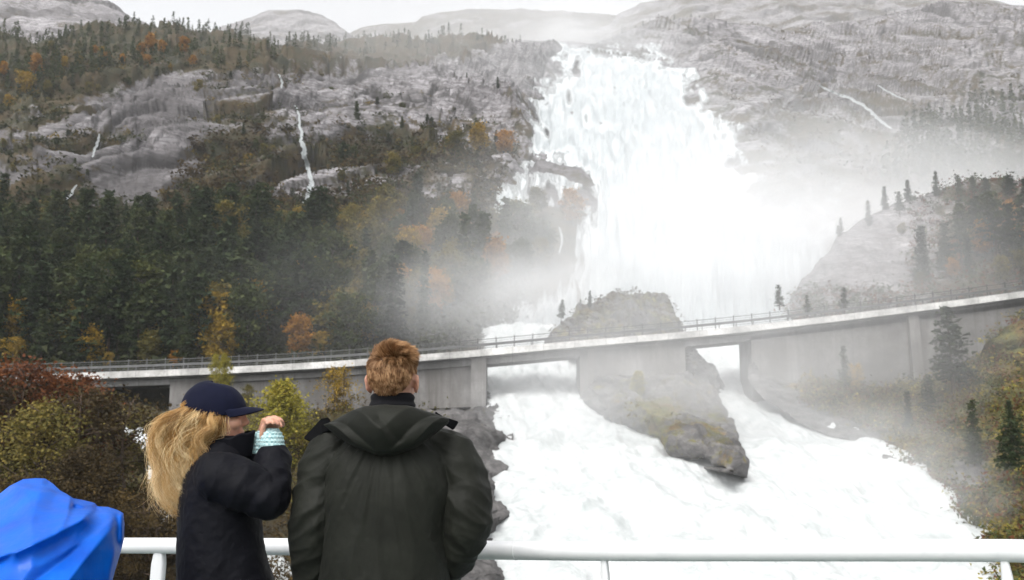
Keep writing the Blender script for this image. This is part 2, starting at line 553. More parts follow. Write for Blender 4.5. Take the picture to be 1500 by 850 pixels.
# ================================================================== white water
def water_material(name):
    t = NT(name, 0.55)
    uv = t.n("UVMap"); uv.uv_map = "flow"
    mp = t.n("Mapping"); mp.inputs["Scale"].default_value = (0.55, 0.055, 1); t.l(uv.outputs[0], mp.inputs[0])
    st = t.noise(mp.outputs[0], 1.0, 7, 0.66, 1.2)
    mp2 = t.n("Mapping"); mp2.inputs["Scale"].default_value = (0.12, 0.05, 1); t.l(uv.outputs[0], mp2.inputs[0])
    cl = t.noise(mp2.outputs[0], 1.0, 6, 0.62, 0.8)
    c = t.mix(t.ramp(st, [(0.3, 0.0), (0.62, 1.0)]), (0.30, 0.33, 0.34), (0.66, 0.68, 0.68))
    t.col(c)
    a = t.math('ADD', t.attr("flow"), t.math('ADD', t.math('MULTIPLY', t.math('SUBTRACT', st, 0.5), 1.5), t.math('MULTIPLY', t.math('SUBTRACT', cl, 0.5), 0.9)))
    t.l(t.ramp(a, [(0.34, 0.0), (0.70, 1.0)]), t.b.inputs["Alpha"])
    t.bump(t.math('ADD', st, cl), 0.8, 2.0)
    return t.m


FALL = water_material("falling_water")

def px_sheet(x0, x1, y0, y1, step):
    xs = np.arange(x0, x1 + 0.1, step); ys = np.arange(y1, y0 - 0.1, -step)
    return np.meshgrid(xs, ys)


gx, gy = px_sheet(690, 1250, 24, 560, 1.6)
pos = on_mountain(gx, gy)
# the water rides over the rock: smooth the bed, lift it towards the viewer
pos = np.stack([blur(pos[..., k], 90) for k in range(3)], -1)
tocam = np.array([0, 0, CAMZ]) - pos
dist = np.linalg.norm(tocam, axis=-1, keepdims=True)
tocam /= dist
sd = poly_mask(gx, gy, FALL_POLY, None)
flow = np.clip(0.42 + sd / 44, -0.5, 1.25)
vs = poly_mask(gx, gy, VEIL_POLY, None)
flow = np.maximum(flow, np.clip(0.36 + vs / 40, -0.4, 0.60))
flow = np.where(gy > 560, flow, flow)
strand = lambda x0, y0, x1, y1, wd: np.clip(1.0 - (np.abs(gx - np.interp(gy, [y0, y1], [x0, x1]) - 3 * np.sin(gy / 9)) / wd) ** 1.5, -1, 1) * ((gy > y0) & (gy < y1)) * 0.72
for s in ((782, 125, 778, 235, 4), (772, 140, 768, 200, 3), (790, 118, 786, 180, 3.5), (820, 335, 820, 375, 3), (1068, 240, 1076, 262, 9)):
    flow = np.maximum(flow, strand(*s))
# dark rock showing in the curtain
for (cx, cy, rx, ry, k) in ((846, 97, 7, 14, 1.2), (835, 133, 6, 12, 0.9), (803, 190, 6, 9, 0.9), (890, 175, 22, 16, 0.45), (905, 212, 10, 14, 0.45), (860, 160, 9, 16, 0.6), (1008, 130, 18, 22, 0.45), (1072, 232, 10, 12, 1.0), (955, 150, 20, 22, 0.3), (830, 215, 16, 12, 0.5), (815, 250, 12, 8, 0.6), (870, 285, 20, 18, 0.5), (1130, 290, 30, 9, 0.7), (1180, 320, 22, 7, 0.6)):
    flow = flow - k * blob(gx, gy, cx, cy, rx, ry)
up = np.array([0, 0, 1.0])
scl = (dist[..., 0] / F)
U_ = pos[..., 0] / pos[..., 1] * 270
stk = fbm(np.stack([U_ / 2.4, pos[..., 2] / 17, pos[..., 1] / 200], -1), 5, 0.6)
stk2 = fbm(np.stack([U_ / 9, pos[..., 2] / 22, pos[..., 1] / 200 + 5], -1), 4, 0.6)
near_edge = np.clip(1 - np.maximum(sd, vs) / 60, 0.25, 1)
flow = flow + (0.75 * stk + 0.65 * stk2) * near_edge
tur = fbm(np.stack([U_ / 2.6, pos[..., 2] / 26, pos[..., 1] / 90], -1), 5) * 2.6 + fbm(np.stack([U_ / 13, pos[..., 2] / 26, pos[..., 1] / 60], -1), 3) * 4
lift = (3.0 + tur) * np.clip(0.25 + np.maximum(sd, vs * 0.6) / 40, 0.2, 1) * np.clip(dist[..., 0] / 260, 0.35, 1.6)
wp = pos + tocam * lift[..., None] + np.stack([gx * 0, gx * 0, lift * 0.35], -1)
uvv = np.stack([U_, pos[..., 2] * 1.6], -1)
mask = flow > -0.3
fc = grid_faces(*gx.shape, mask)
v_, f_, fl_, uv_ = compact(wp.reshape(-1, 3), fc, flow.ravel(), uvv.reshape(-1, 2))
me = raw_mesh("waterfall", v_, f_, FALL, True, {"flow": fl_}, uv=uv_)
tag(link("waterfall", me), label="huge foaming white waterfall pouring down the mountain behind the bridge", kind="structure")


# thin streams on the rock faces
_bv = BVHTree.FromPolygons(M_V.reshape(-1, 3).tolist(), grid_faces(*M_V.shape[:2]).tolist())
_eye = Vector((0, 0, CAMZ))


def seen_depth(px, py):
    """Distance of the rock that shows at each photo pixel."""
    far_ = P(px, py, 100.0)
    out = np.zeros(px.shape)
    for i in np.ndindex(px.shape):
        h = _bv.ray_cast(_eye, (Vector(far_[i].tolist()) - _eye).normalized())
        out[i] = h[0].y if h[0] is not None else 300.0
    return out


def stream(pts, label):
    pts = np.array(pts, float)
    n = 140
    s = np.linspace(0, len(pts) - 1, n)
    c = np.stack([np.interp(s, range(len(pts)), pts[:, k]) for k in range(3)], -1)
    c[:, 0] += 2.2 * perlin(np.stack([s * 2.6, s * 0 + pts[0, 0], s * 0], -1)) * 2
    m = 9
    q = np.linspace(-1, 1, m)
    d = np.gradient(c[:, :2], axis=0); d /= np.linalg.norm(d, axis=1)[:, None] + 1e-9
    nx, ny = -d[:, 1], d[:, 0]
    wd = 0.55 * c[:, 2] * (0.8 + 0.9 * np.abs(perlin(np.stack([s * 5, s * 0 + 3, s * 0 + pts[0, 1]], -1))) * 1.6)
    px = c[:, 0, None] + nx[:, None] * q[None] * wd[:, None]
    py = c[:, 1, None] + ny[:, None] * q[None] * wd[:, None]
    ps = on_mountain(px, py)
    Yn = seen_depth(px, py).min(1)                                              # the water keeps to the front of the broken rock
    Yn = np.array([Yn[max(0, i - 3):i + 4].min() for i in range(n)])
    Yn = blur(Yn[None], 4, (1,))[0]
    ps = P(px, py, (Yn * 0.992 - 0.6)[:, None])
    fl = np.broadcast_to(1.05 - 0.85 * np.abs(q[None]) ** 2, px.shape) * sstep(0, 0.06, np.linspace(0, 1, n))[:, None] * sstep(1, 0.92, np.linspace(0, 1, n))[:, None]
    me = raw_mesh("stream", ps, grid_faces(*px.shape), FALL, True, {"flow": fl}, uv=np.stack([ps[..., 0] * 2, ps[..., 2] * 2], -1))
    tag(link("stream", me), label=label, kind="structure")


stream([(430, 150, 3), (438, 168, 4), (440, 190, 5), (445, 222, 8), (452, 250, 8), (457, 268, 8), (452, 284, 9), (446, 302, 8), (440, 322, 5)], "thin white stream dropping down the dark cliff to the yellow trees")
stream([(408, 108, 2), (413, 118, 4), (412, 130, 3)], "short trickle at the top of the cliff")
stream([(146, 195, 3), (142, 212, 5), (134, 232, 3)], "small white trickle on the slabs of the cliff")
stream([(112, 270, 3), (104, 284, 5), (92, 302, 3)], "small white trickle low on the dark slabs")
stream([(1194, 123, 3), (1222, 136, 4), (1250, 146, 5), (1275, 162, 5), (1288, 176, 6), (1310, 192, 3)], "white stream running obliquely over the misty slabs")
stream([(1284, 124, 2), (1305, 137, 3), (1330, 148, 2)], "faint trickle on the slabs above the misty trees")
# ================================================================== the fjord and the ground under the bridge
def bank_material(name, colors, veg_rock=True):
    t = NT(name, 0.85)
    co = t.coord("Object")
    n1 = t.noise(co, 0.35, 6, 0.7)
    n2 = t.noise(co, 2.2, 5, 0.7)
    g = t.ramp(n1, [(0.30, colors[0]), (0.45, colors[1]), (0.55, colors[2]), (0.70, colors[3])])
    g = t.mix(t.ramp(n2, [(0.35, 0.7), (0.6, 0.0)]), g, (0.020, 0.018, 0.010))
    rk = t.ramp(t.noise(t.coord("Object", (0.5, 0.5, 1.6), (0.3, 0.2, 0)), 1.0, 6, 0.65), [(0.3, (0.035, 0.033, 0.033)), (0.5, (0.10, 0.095, 0.093)), (0.7, (0.20, 0.19, 0.186))])
    rk = t.mix(t.ramp(n2, [(0.30, 0.7), (0.5, 0.0)]), rk, (0.05, 0.046, 0.045))
    v = t.math('ADD', t.attr("veg"), t.math('MULTIPLY', t.math('SUBTRACT', t.noise(co, 0.9, 5, 0.7), 0.5), 1.8), True)
    c = t.mix(t.ramp(v, [(0.4, 0.0), (0.6, 1.0)]), rk, g)
    c = t.mix(t.attr("crack"), c, (0.03, 0.028, 0.028))  # stain and crevice shade painted dark along the cracks
    t.col(c)
    t.bump(n2, 0.8, 0.25)
    return t.m


BANK_L = bank_material("brown_bank", [(0.035, 0.026, 0.012), (0.06, 0.045, 0.018), (0.07, 0.06, 0.02), (0.045, 0.03, 0.012)])
BANK_R = bank_material("heather_bank", [(0.16, 0.06, 0.025), (0.16, 0.12, 0.03), (0.12, 0.125, 0.035), (0.22, 0.17, 0.045)])


def sheet(name, xs, ys, Yf, mat, rock=1.0, vegf=None, curl=None, kind="structure", seed=0.0, nx=180, ny=180, smoothY=6, label=None, cat=None, skirt=True):
    """Ground seen between two column-wise or row-wise outlines. xs: (ny, nx) photo x; ys: photo y; Yf(px, py): distance."""
    px, py = xs, ys
    Y = blur(Yf(px, py), smoothY)
    V = P(px, py, Y)
    n = grid_normals(V); n = np.where(n[..., 1:2] > 0, -n, n)
    a, b = V[..., 0] + 0.4 * V[..., 2], V[..., 2] * 1.2 + 0.25 * V[..., 0]
    h1, c1 = slab(a, b, 5.5, 71.0 + seed); h2, c2 = slab(b * 0.9 + a * 0.5, a - 0.3 * b, 4.1, 75.0 + seed); h3, c3 = slab(a, b, 1.3, 79.0 + seed)
    bk_ = np.floor(fbm(V / np.array([4.0, 5, 2.6]) + seed, 3) * 6 + 0.5 * (a / 5)) / 6
    d = (h1 * 1.4 + h2 * 1.2 + h3 * 0.45 + fbm(V / 4.0 + seed, 6, 0.58) * 1.4 + bk_ * 1.2 * (rock > 0.6)) * rock
    V = V + n * d[..., None]
    if curl is not None:
        V = V + curl(px, py)
    vg = vegf(px, py) + 0.5 * fbm(V / 4.0 + 3, 3) if vegf else np.zeros(px.shape)
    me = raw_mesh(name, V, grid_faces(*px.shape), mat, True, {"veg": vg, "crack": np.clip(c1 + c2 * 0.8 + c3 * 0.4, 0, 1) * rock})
    o = link(name, me)
    tag(o, kind=kind, label=label, cat=cat)
    return V, px, py


def surf_at(S, px, py):
    V, gx, gy = S
    i = np.argmin((gx - px) ** 2 + (gy - py) ** 2)
    return Vector(V.reshape(-1, 3)[i].tolist())


# still water of the fjord, wide enough for any side view
SEA_Z = -7.2
t = NT("fjord_water", 0.25)
t.col((0.10, 0.13, 0.13)); t.bump(t.noise(t.coord("Object"), 1.2, 4), 0.3, 0.2)
gsx, gsy = np.meshgrid(np.linspace(-700, 700, 40), np.linspace(-300, 130, 30))
tag(link("fjord", raw_mesh("fjord", np.stack([gsx, gsy, gsx * 0 + SEA_Z], -1), grid_faces(*gsx.shape), t.m)), kind="structure")

# ---- the rapids: from the pool under the bridge down to the fjord
ROWS = [480, 520, 560, 590, 610, 640, 680, 720, 760, 800, 850, 960]
RL = [700, 702, 705, 708, 712, 705, 695, 684, 668, 600, 360, 100]
RR = [1230, 1200, 1190, 1220, 1240, 1290, 1360, 1400, 1450, 1490, 1520, 1560]
RY = [133, 126, 117, 109, 103, 95, 82, 73, 66, 60, 53.5, 43]


def rapids_depth(px, py):
    b = np.interp(py, ROWS, RY)
    return b + 2.5 * sstep(1050, 1350, px) * sstep(560, 700, py)


pyc = np.linspace(480, 960, 260)
u = np.linspace(0, 1, 420)
py_ = np.broadcast_to(pyc[:, None], (260, 420))
px_ = np.interp(pyc, ROWS, RL)[:, None] * (1 - u) + np.interp(pyc, ROWS, RR)[:, None] * u
Y_ = blur(rapids_depth(px_, py_), 6)
Vr = P(px_, py_, Y_)
tur = fbm(np.stack([Vr[..., 0] / 3.2, Vr[..., 1] / 7.5, Vr[..., 2] / 4], -1), 5, 0.45)
tur2 = ridged(np.stack([Vr[..., 0] / 9, Vr[..., 1] / 12, Vr[..., 2] / 9], -1), 4)
Vr[..., 2] += (0.8 * tur + 0.15 * tur2) * sstep(0, 0.03, np.minimum(u, 1 - u))[None, :] + 0.1
Vr[..., 1] -= 1.1 * tur


def foam_material(name):
    t = NT(name, 0.5)
    co = t.coord("Object")
    a = t.noise(t.coord("Object", (0.5, 0.25, 0.5)), 1.0, 7, 0.68, 1.5)
    b = t.noise(co, 2.8, 5, 0.7, 0.6)
    c = t.mix(t.ramp(a, [(0.28, 1.0), (0.62, 0.0)]), (0.56, 0.57, 0.57), (0.36, 0.39, 0.385))
    c = t.mix(t.ramp(b, [(0.28, 0.6), (0.5, 0.0)]), c, (0.43, 0.46, 0.455))
    t.col(c)
    al = t.math('ADD', t.attr('flow'), t.math('ADD', t.math('MULTIPLY', t.math('SUBTRACT', a, 0.5), 1.3), t.math('MULTIPLY', t.math('SUBTRACT', b, 0.5), 0.9)))
    t.l(t.ramp(al, [(0.40, 0.0), (0.55, 1.0)]), t.b.inputs['Alpha'])
    t.bump(t.math('ADD', a, t.math('MULTIPLY', b, 0.6)), 0.4, 0.4)
    return t.m


FOAM = foam_material("river_foam")
tag(link("river", raw_mesh("river", Vr, grid_faces(260, 420), FOAM, True, {'flow': np.broadcast_to(np.clip(0.15 + np.minimum(u * 22, (1 - u) * 22), 0, 1.4)[None, :], (260, 420))})), label="white boiling rapids running under the bridge into the fjord", kind="structure")

# ---- left bank: brown wooded ground and the dark rock wall beside the rapids
LB_Y = [548, 570, 590, 600, 650, 700, 740, 790, 850, 960]
LB_R = [712, 714, 722, 742, 752, 746, 736, 742, 748, 745]


def left_depth(px, py):
    wall = np.interp(py, [548, 590, 600, 640, 680, 720, 760, 800, 850, 960], [110, 104, 96, 88, 76, 67, 60.5, 55, 48.5, 39])       # rock wall by the rapids
    low = np.interp(py, [548, 600, 650, 700, 760, 850, 960], [109, 98, 88, 78, 66, 53, 43])          # wooded ground
    k = sstep(430, 640, px)
    return low * (1 - k) + wall * k + 9 * sstep(0.92, 1.0, (px + 400) / (np.interp(py, LB_Y, LB_R) + 400)) ** 2


pyc = np.linspace(550, 960, 220); u = np.linspace(0, 1, 420) ** 0.85
py_ = np.broadcast_to(pyc[:, None], (220, 420))
px_ = -400 + (np.interp(pyc, LB_Y, LB_R) + 5 * perlin(np.stack([pyc / 12, pyc * 0, pyc * 0 + 2], -1)))[:, None] * u + 400 * u
py_ = np.interp(px_, [-400, 100, 250, 330, 600, 700, 760], [562, 576, 602, 610, 607, 597, 596]) + (py_ - 550) / 410 * (960 - np.interp(px_, [-400, 100, 250, 330, 600, 700, 760], [562, 576, 602, 610, 607, 597, 596]))
px_ = -400 + (np.interp(py_, LB_Y, LB_R) + 5 * perlin(np.stack([py_ / 12, py_ * 0, py_ * 0 + 2], -1)) + 400) * u
LEFT = sheet("riverbank", px_, py_, left_depth, BANK_L, 0.75, lambda x, y: 1.0 - 0.95 * sstep(520, 660, x) + 0.3 * blob(x, y, 660, 800, 40, 30) + 0.35 * blob(x, y, 700, 600, 30, 8), seed=1.0)

# side stream that runs down the left bank, seen through the trees
def on_sheet(S, px, py):
    V, gx, gy = S
    r = (np.asarray(py) - gy[0, 0]) / (gy[-1, 0] - gy[0, 0]) * (gx.shape[0] - 1)
    ri = np.clip(r.astype(int), 0, gx.shape[0] - 1)
    c = np.argmin(np.abs(gx[ri] - np.asarray(px)[..., None]), -1)
    return V[ri, c]


def bank_stream(pts, label, lift=1.1):
    pts = np.array(pts, float); n = 120
    s = np.linspace(0, len(pts) - 1, n)
    c = np.stack([np.interp(s, range(len(pts)), pts[:, k]) for k in range(4)], -1)
    q = np.linspace(0, 1, 24)
    px = c[:, 0, None] * (1 - q) + c[:, 2, None] * q
    py = np.broadcast_to(c[:, 1, None], px.shape)
    ps = np.stack([blur(on_sheet(LEFT, px, py)[..., k], 4) for k in range(3)], -1)
    tc = np.array([0, 0, CAMZ]) - ps; tc /= np.linalg.norm(tc, axis=-1, keepdims=True)
    ps = ps + tc * lift + np.array([0, 0, 0.4])
    ps[..., 2] += 0.35 * fbm(ps / 1.5, 4)
    tag(link("stream", raw_mesh("stream", ps, grid_faces(*px.shape), FOAM, True, {'flow': np.broadcast_to(np.clip(0.2 + 5 * np.minimum(q, 1 - q), 0, 1.2)[None, :], px.shape)})), label=label, kind="structure")


bank_stream([(176, 606, 244, 0), (178, 612, 246, 0), (196, 622, 250, 0), (205, 650, 252, 0), (212, 690, 250, 0), (222, 730, 264, 0), (238, 770, 300, 0), (250, 800, 430, 0), (250, 850, 450, 0), (250, 958, 520, 0)], "white side stream foaming down behind the brown trees")

# ---- rock in mid-stream that carries the pier
rpy = [556, 575, 596, 605, 625, 640, 655, 668, 678, 686, 694]
rl = [852, 850, 862, 876, 915, 950, 985, 1020, 1045, 1058, 1068]
rr = [1040, 1052, 1060, 1066, 1074, 1078, 1082, 1085, 1084, 1078, 1072]


def rock_depth(px, py):
    l = np.interp(py, rpy, rl); r = np.interp(py, rpy, rr)
    s = np.clip((px - l) / (r - l + 1e-6), 0, 1) * 2 - 1
    return np.interp(py, [500, 556, 600, 640, 660, 700], [108.5, 106, 98, 87, 80, 70]) + 7 * np.abs(s) ** 2.6


def rock_sheet(name, pys, ls, rs, depth, seed, veg, label, rock=0.7, mat=None, wob=5.0, cat="rock"):
    pyc = np.linspace(pys[0], pys[-1], 150); u = np.linspace(0, 1, 170)
    l = np.interp(pyc, pys, ls) + wob * perlin(np.stack([pyc / 11, pyc * 0 + seed, pyc * 0], -1)) + wob * .5 * perlin(np.stack([pyc / 4, pyc * 0 + seed, pyc * 0], -1))
    r = np.interp(pyc, pys, rs) + wob * perlin(np.stack([pyc / 13, pyc * 0 + seed + 5, pyc * 0], -1)) + wob * .5 * perlin(np.stack([pyc / 4, pyc * 0 + seed, pyc * 0], -1))
    px = l[:, None] * (1 - u) + r[:, None] * u
    py = np.broadcast_to(pyc[:, None], px.shape)
    Y = blur(depth(px, py), 3)
    V = P(px, py, Y)
    n = grid_normals(V); n = np.where(n[..., 1:2] > 0, -n, n)
    a, b = V[..., 0] + 0.4 * V[..., 2], V[..., 2] * 1.2 + 0.25 * V[..., 0]
    h1, c1 = slab(a, b, 4.5, 71.0 + seed); h2, c2 = slab(b, a, 3.3, 75.0 + seed); h3, c3 = slab(a, b, 1.1, 79.0 + seed)
    rim = np.clip(np.minimum(np.minimum(u, 1 - u)[None, :] * 14, 1), 0, 1)
    bk_ = np.floor(fbm(V / np.array([3.5, 5, 2.4]) + seed, 3) * 6 + 0.5 * (a / 5)) / 6
    V = V + n * ((h1 * 1.4 + h2 * 1.2 + h3 * 0.5 + fbm(V / 3 + seed, 6, 0.6) * 1.6 + bk_ * 1.3) * rock * rim)[..., None]
    back = V.copy(); back[..., 1] = V[..., 1].max() + 4 + 2 * (1 - (2 * u[None, :] - 1) ** 2)
    N = V.shape[0] * V.shape[1]
    f1 = grid_faces(*px.shape); f2 = f1[:, ::-1] + N
    g = np.arange(N).reshape(px.shape)
    ring = np.concatenate([g[0, :], g[1:, -1], g[-1, -2::-1], g[-2:0:-1, 0]])
    rn = np.roll(ring, -1)
    f3 = np.stack([ring, ring + N, rn + N, rn], -1)
    vg = veg(px, py) + 0.5 * fbm(V / 3 + 3, 3)
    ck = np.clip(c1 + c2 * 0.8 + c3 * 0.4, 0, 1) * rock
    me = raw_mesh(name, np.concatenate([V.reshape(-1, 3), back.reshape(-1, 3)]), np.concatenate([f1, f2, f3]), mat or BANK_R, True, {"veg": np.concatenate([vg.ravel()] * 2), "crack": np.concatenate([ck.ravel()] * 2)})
    tag(link(name, me), label=label, cat=cat)
    return V, px, py


MIDROCK = rock_sheet("river_rock", rpy, rl, rr, rock_depth, 2.0, lambda x, y: 0.26 + 0.45 * blob(x, y, 960, 610, 60, 22) + 0.35 * blob(x, y, 985, 645, 40, 12) + 0.3 * blob(x, y, 1045, 640, 16, 30), "dark wet rock in the rapids with a concrete bridge pier on top", 0.5)
rock_sheet("river_rock", [506, 516, 530, 545, 560, 580, 600], [1000, 1003, 1004, 1004, 1000, 995, 990], [1012, 1018, 1034, 1046, 1056, 1062, 1066],
           lambda x, y: 110 + 0 * x + 3 * sstep(1000, 1060, x), 6.0, lambda x, y: 0.1 + 0 * x, "steep rock spur against the mid-stream pier under the bridge gap", 0.5)
# boulder behind the bridge with firs on it
bpy_ = [440, 446, 456, 466, 480, 496, 520]
OUTCROP = rock_sheet("rock_outcrop", bpy_, [930, 884, 856, 836, 812, 800, 796], [945, 975, 988, 994, 1000, 1003, 1010],
                     lambda x, y: np.interp(y, [440, 470, 520], [131, 125, 120]) + 5 * np.abs((x - 900) / 100) ** 2, 9.0, lambda x, y: 0.45 + 0 * x, "rounded grey rock with small firs behind the bridge at the foot of the fall")

# ---- right bank: heather slope in front of the retaining wall
RB_X = [1096, 1110, 1125, 1170, 1240, 1300, 1330, 1370, 1420, 1450, 1475, 1520, 1600, 1900]
RB_B = [525, 556, 575, 604, 634, 664, 702, 732, 772, 830, 900, 960, 960, 960]
RB_TX = [1096, 1110, 1250, 1340, 1400, 1450, 1500, 1600, 1900]
RB_T = [515, 552, 582, 568, 548, 512, 470, 395, 250]
xc = np.linspace(1096, 1900, 340)
bt = np.interp(xc, RB_X, RB_B) + 16 + 5 * perlin(np.stack([xc / 12, xc * 0, xc * 0 + 6], -1)) + 3 * perlin(np.stack([xc / 4, xc * 0, xc * 0 + 6], -1))
tp = np.interp(xc, RB_TX, RB_T) + 2 * perlin(np.stack([xc / 15, xc * 0, xc * 0 + 1], -1))
vv = np.linspace(0, 1, 230)[:, None]
py_ = tp[None, :] * (1 - vv) + bt[None, :] * vv
px_ = np.broadcast_to(xc[None, :], py_.shape)


def right_depth(px, py):
    b = np.interp(py, [470, 520, 560, 600, 640, 700, 760, 830, 960], [112, 111, 108, 103, 96, 83, 72, 62, 48])
    k = sstep(1330, 1560, px)
    c = np.interp(py, [250, 395, 470, 540, 600, 660, 720, 780, 850, 960], [104, 101, 98, 92, 84, 76, 68, 60, 53, 44])
    return b * (1 - k) + c * k


RIGHT = sheet("riverside_slope", px_, py_, right_depth, BANK_R, 0.45, lambda x, y: 1.0 - 0.9 * sstep(55, 12, (np.interp(x, RB_X, RB_B) - y)) + 0 * x - 0.9 * blob(x, y, 1420, 700, 40, 30) - 0.5 * blob(x, y, 1330, 630, 40, 15), seed=4.0)

# ---- knoll on the far side of the bridge, right: pale slabs and misty trees
KN_X = [1150, 1172, 1200, 1235, 1260, 1300, 1340, 1400, 1450, 1500, 1600, 1900]
KN_T = [455, 420, 385, 345, 322, 305, 292, 272, 262, 268, 250, 220]
xc = np.linspace(1150, 1900, 300)
tp = np.interp(xc, KN_X, KN_T) + 4 * perlin(np.stack([xc / 22, xc * 0, xc * 0 + 1], -1))
vv = np.linspace(0, 1, 200)[:, None]
py_ = 560 * (1 - vv) + tp[None, :] * vv
px_ = np.broadcast_to(xc[None, :], py_.shape)


def knoll_depth(px, py):
    t_ = np.clip((560 - py) / (560 - np.interp(px, KN_X, KN_T)), 0, 1)
    return 121 + 62 * t_ ** 1.25 * np.interp(px, [1150, 1300, 1900], [0.35, 0.8, 1.1]) + 9 * np.abs(np.clip((1260 - px) / 110, 0, 1)) ** 2


KNOLL = sheet("hillside", px_, py_, knoll_depth, ROCK_NEAR, 0.5, lambda x, y: 0.05 + 0.6 * sstep(1320, 1420, x) + 0.35 * sstep(395, 440, y) + 0.3 * blob(x, y, 1300, 350, 25, 10), seed=8.0)
# ================================================================== the road bridge
BY = 108.0
BT_X = [-200, 40, 100, 200, 300, 400, 500, 600, 700, 850, 1000, 1100, 1250, 1400, 1500, 1700, 1950]
BT_Y = [551, 550, 548.5, 545, 541, 536, 530, 522.5, 514.5, 500.5, 488, 478, 460.5, 441.5, 428, 400, 365]


def concrete_material(name, base=(0.185, 0.178, 0.172), streak=0.85):
    t = NT(name, 0.85)
    co = t.coord("Object")
    st = t.noise(t.coord("Object", (0.45, 0.45, 0.05)), 1.0, 7, 0.72, 0.5)
    bl = t.noise(co, 0.25, 5, 0.65)
    fine = t.noise(co, 3.0, 5, 0.7)
    c = t.mix(t.ramp(bl, [(0.35, 0.0), (0.62, 1.0)]), tuple(x * 0.5 for x in base), tuple(min(1, x * 1.15) for x in base))
    c = t.mix(t.ramp(st, [(0.40, streak), (0.60, 0.0)]), c, (0.10, 0.092, 0.085))
    c = t.mix(t.ramp(st, [(0.62, 0.0), (0.78, 0.30)]), c, (0.32, 0.31, 0.30))
    c = t.mix(t.ramp(fine, [(0.3, 0.35), (0.55, 0.0)]), c, (0.10, 0.095, 0.09))
    sx_ = t.n("SeparateXYZ"); t.l(co, sx_.inputs[0])
    for k_, pit in ((0, 3.4), (2, 1.25)):                       # joints left by the formwork boards
        fr = t.math('FRACT', t.math('DIVIDE', sx_.outputs[k_], pit))
        ln = t.ramp(fr, [(0.0, 0.5), (0.03, 0.0)])
        c = t.mix(ln, c, (0.06, 0.056, 0.052))
    t.col(c); t.bump(fine, 0.3, 0.05)
    return t.m


CONC = concrete_material("stained_concrete")
CONC_EDGE = concrete_material("pale_edge_concrete", (0.62, 0.61, 0.59), 0.15)
CONC_UNDER = concrete_material("deck_concrete", (0.24, 0.235, 0.23), 0.4)
STEEL = NT("galvanised_steel", 0.5)
STEEL.col(STEEL.mix(STEEL.noise(STEEL.coord("Object"), 1.5, 4), (0.07, 0.07, 0.07), (0.16, 0.16, 0.16)))
STEEL.b.inputs["Metallic"].default_value = 0.3
STEEL = STEEL.m

bxs = np.linspace(-200, 1950, 260)
bw = P(bxs, np.interp(bxs, BT_X, BT_Y), BY)              # top front edge of the deck
bw[:, 2] = blur(bw[:, 2][None], 12, (1,))[0]


def bz(x):
    return np.interp(x, bw[:, 0], bw[:, 2])


def sweep(prof, xs=None):
    """Sweep a closed (dy, dz) profile along the road; dy is measured back from the front edge."""
    xs = bw[:, 0] if xs is None else np.asarray(xs, float)
    z = bz(xs)
    pr = np.array(prof, float)
    k = len(pr)
    V = np.zeros((len(xs), k, 3))
    V[..., 0] = xs[:, None]; V[..., 1] = BY + pr[None, :, 0]; V[..., 2] = z[:, None] + pr[None, :, 1]
    idx = np.arange(len(xs) * k).reshape(len(xs), k)
    nx = np.roll(idx, -1, 1)
    f = np.stack([idx[:-1], nx[:-1], nx[1:], idx[1:]], -1).reshape(-1, 4)
    caps = []
    for row, rev in ((idx[0], True), (idx[-1], False)):
        caps.append(row[::-1] if rev else row)
    return V.reshape(-1, 3), f, caps


def add_mesh(name, V, faces, mat, parent=None, smooth=False):
    me = bpy.data.meshes.new(name)
    me.from_pydata([tuple(map(float, v)) for v in V], [], [tuple(map(int, f)) for f in faces])
    me.materials.append(mat)
    bm = bmesh.new(); bm.from_mesh(me)
    bmesh.ops.recalc_face_normals(bm, faces=bm.faces)
    bm.to_mesh(me); bm.free()
    if smooth:
        me.polygons.foreach_set("use_smooth", np.ones(len(me.polygons), bool))
    return link(name, me, parent)


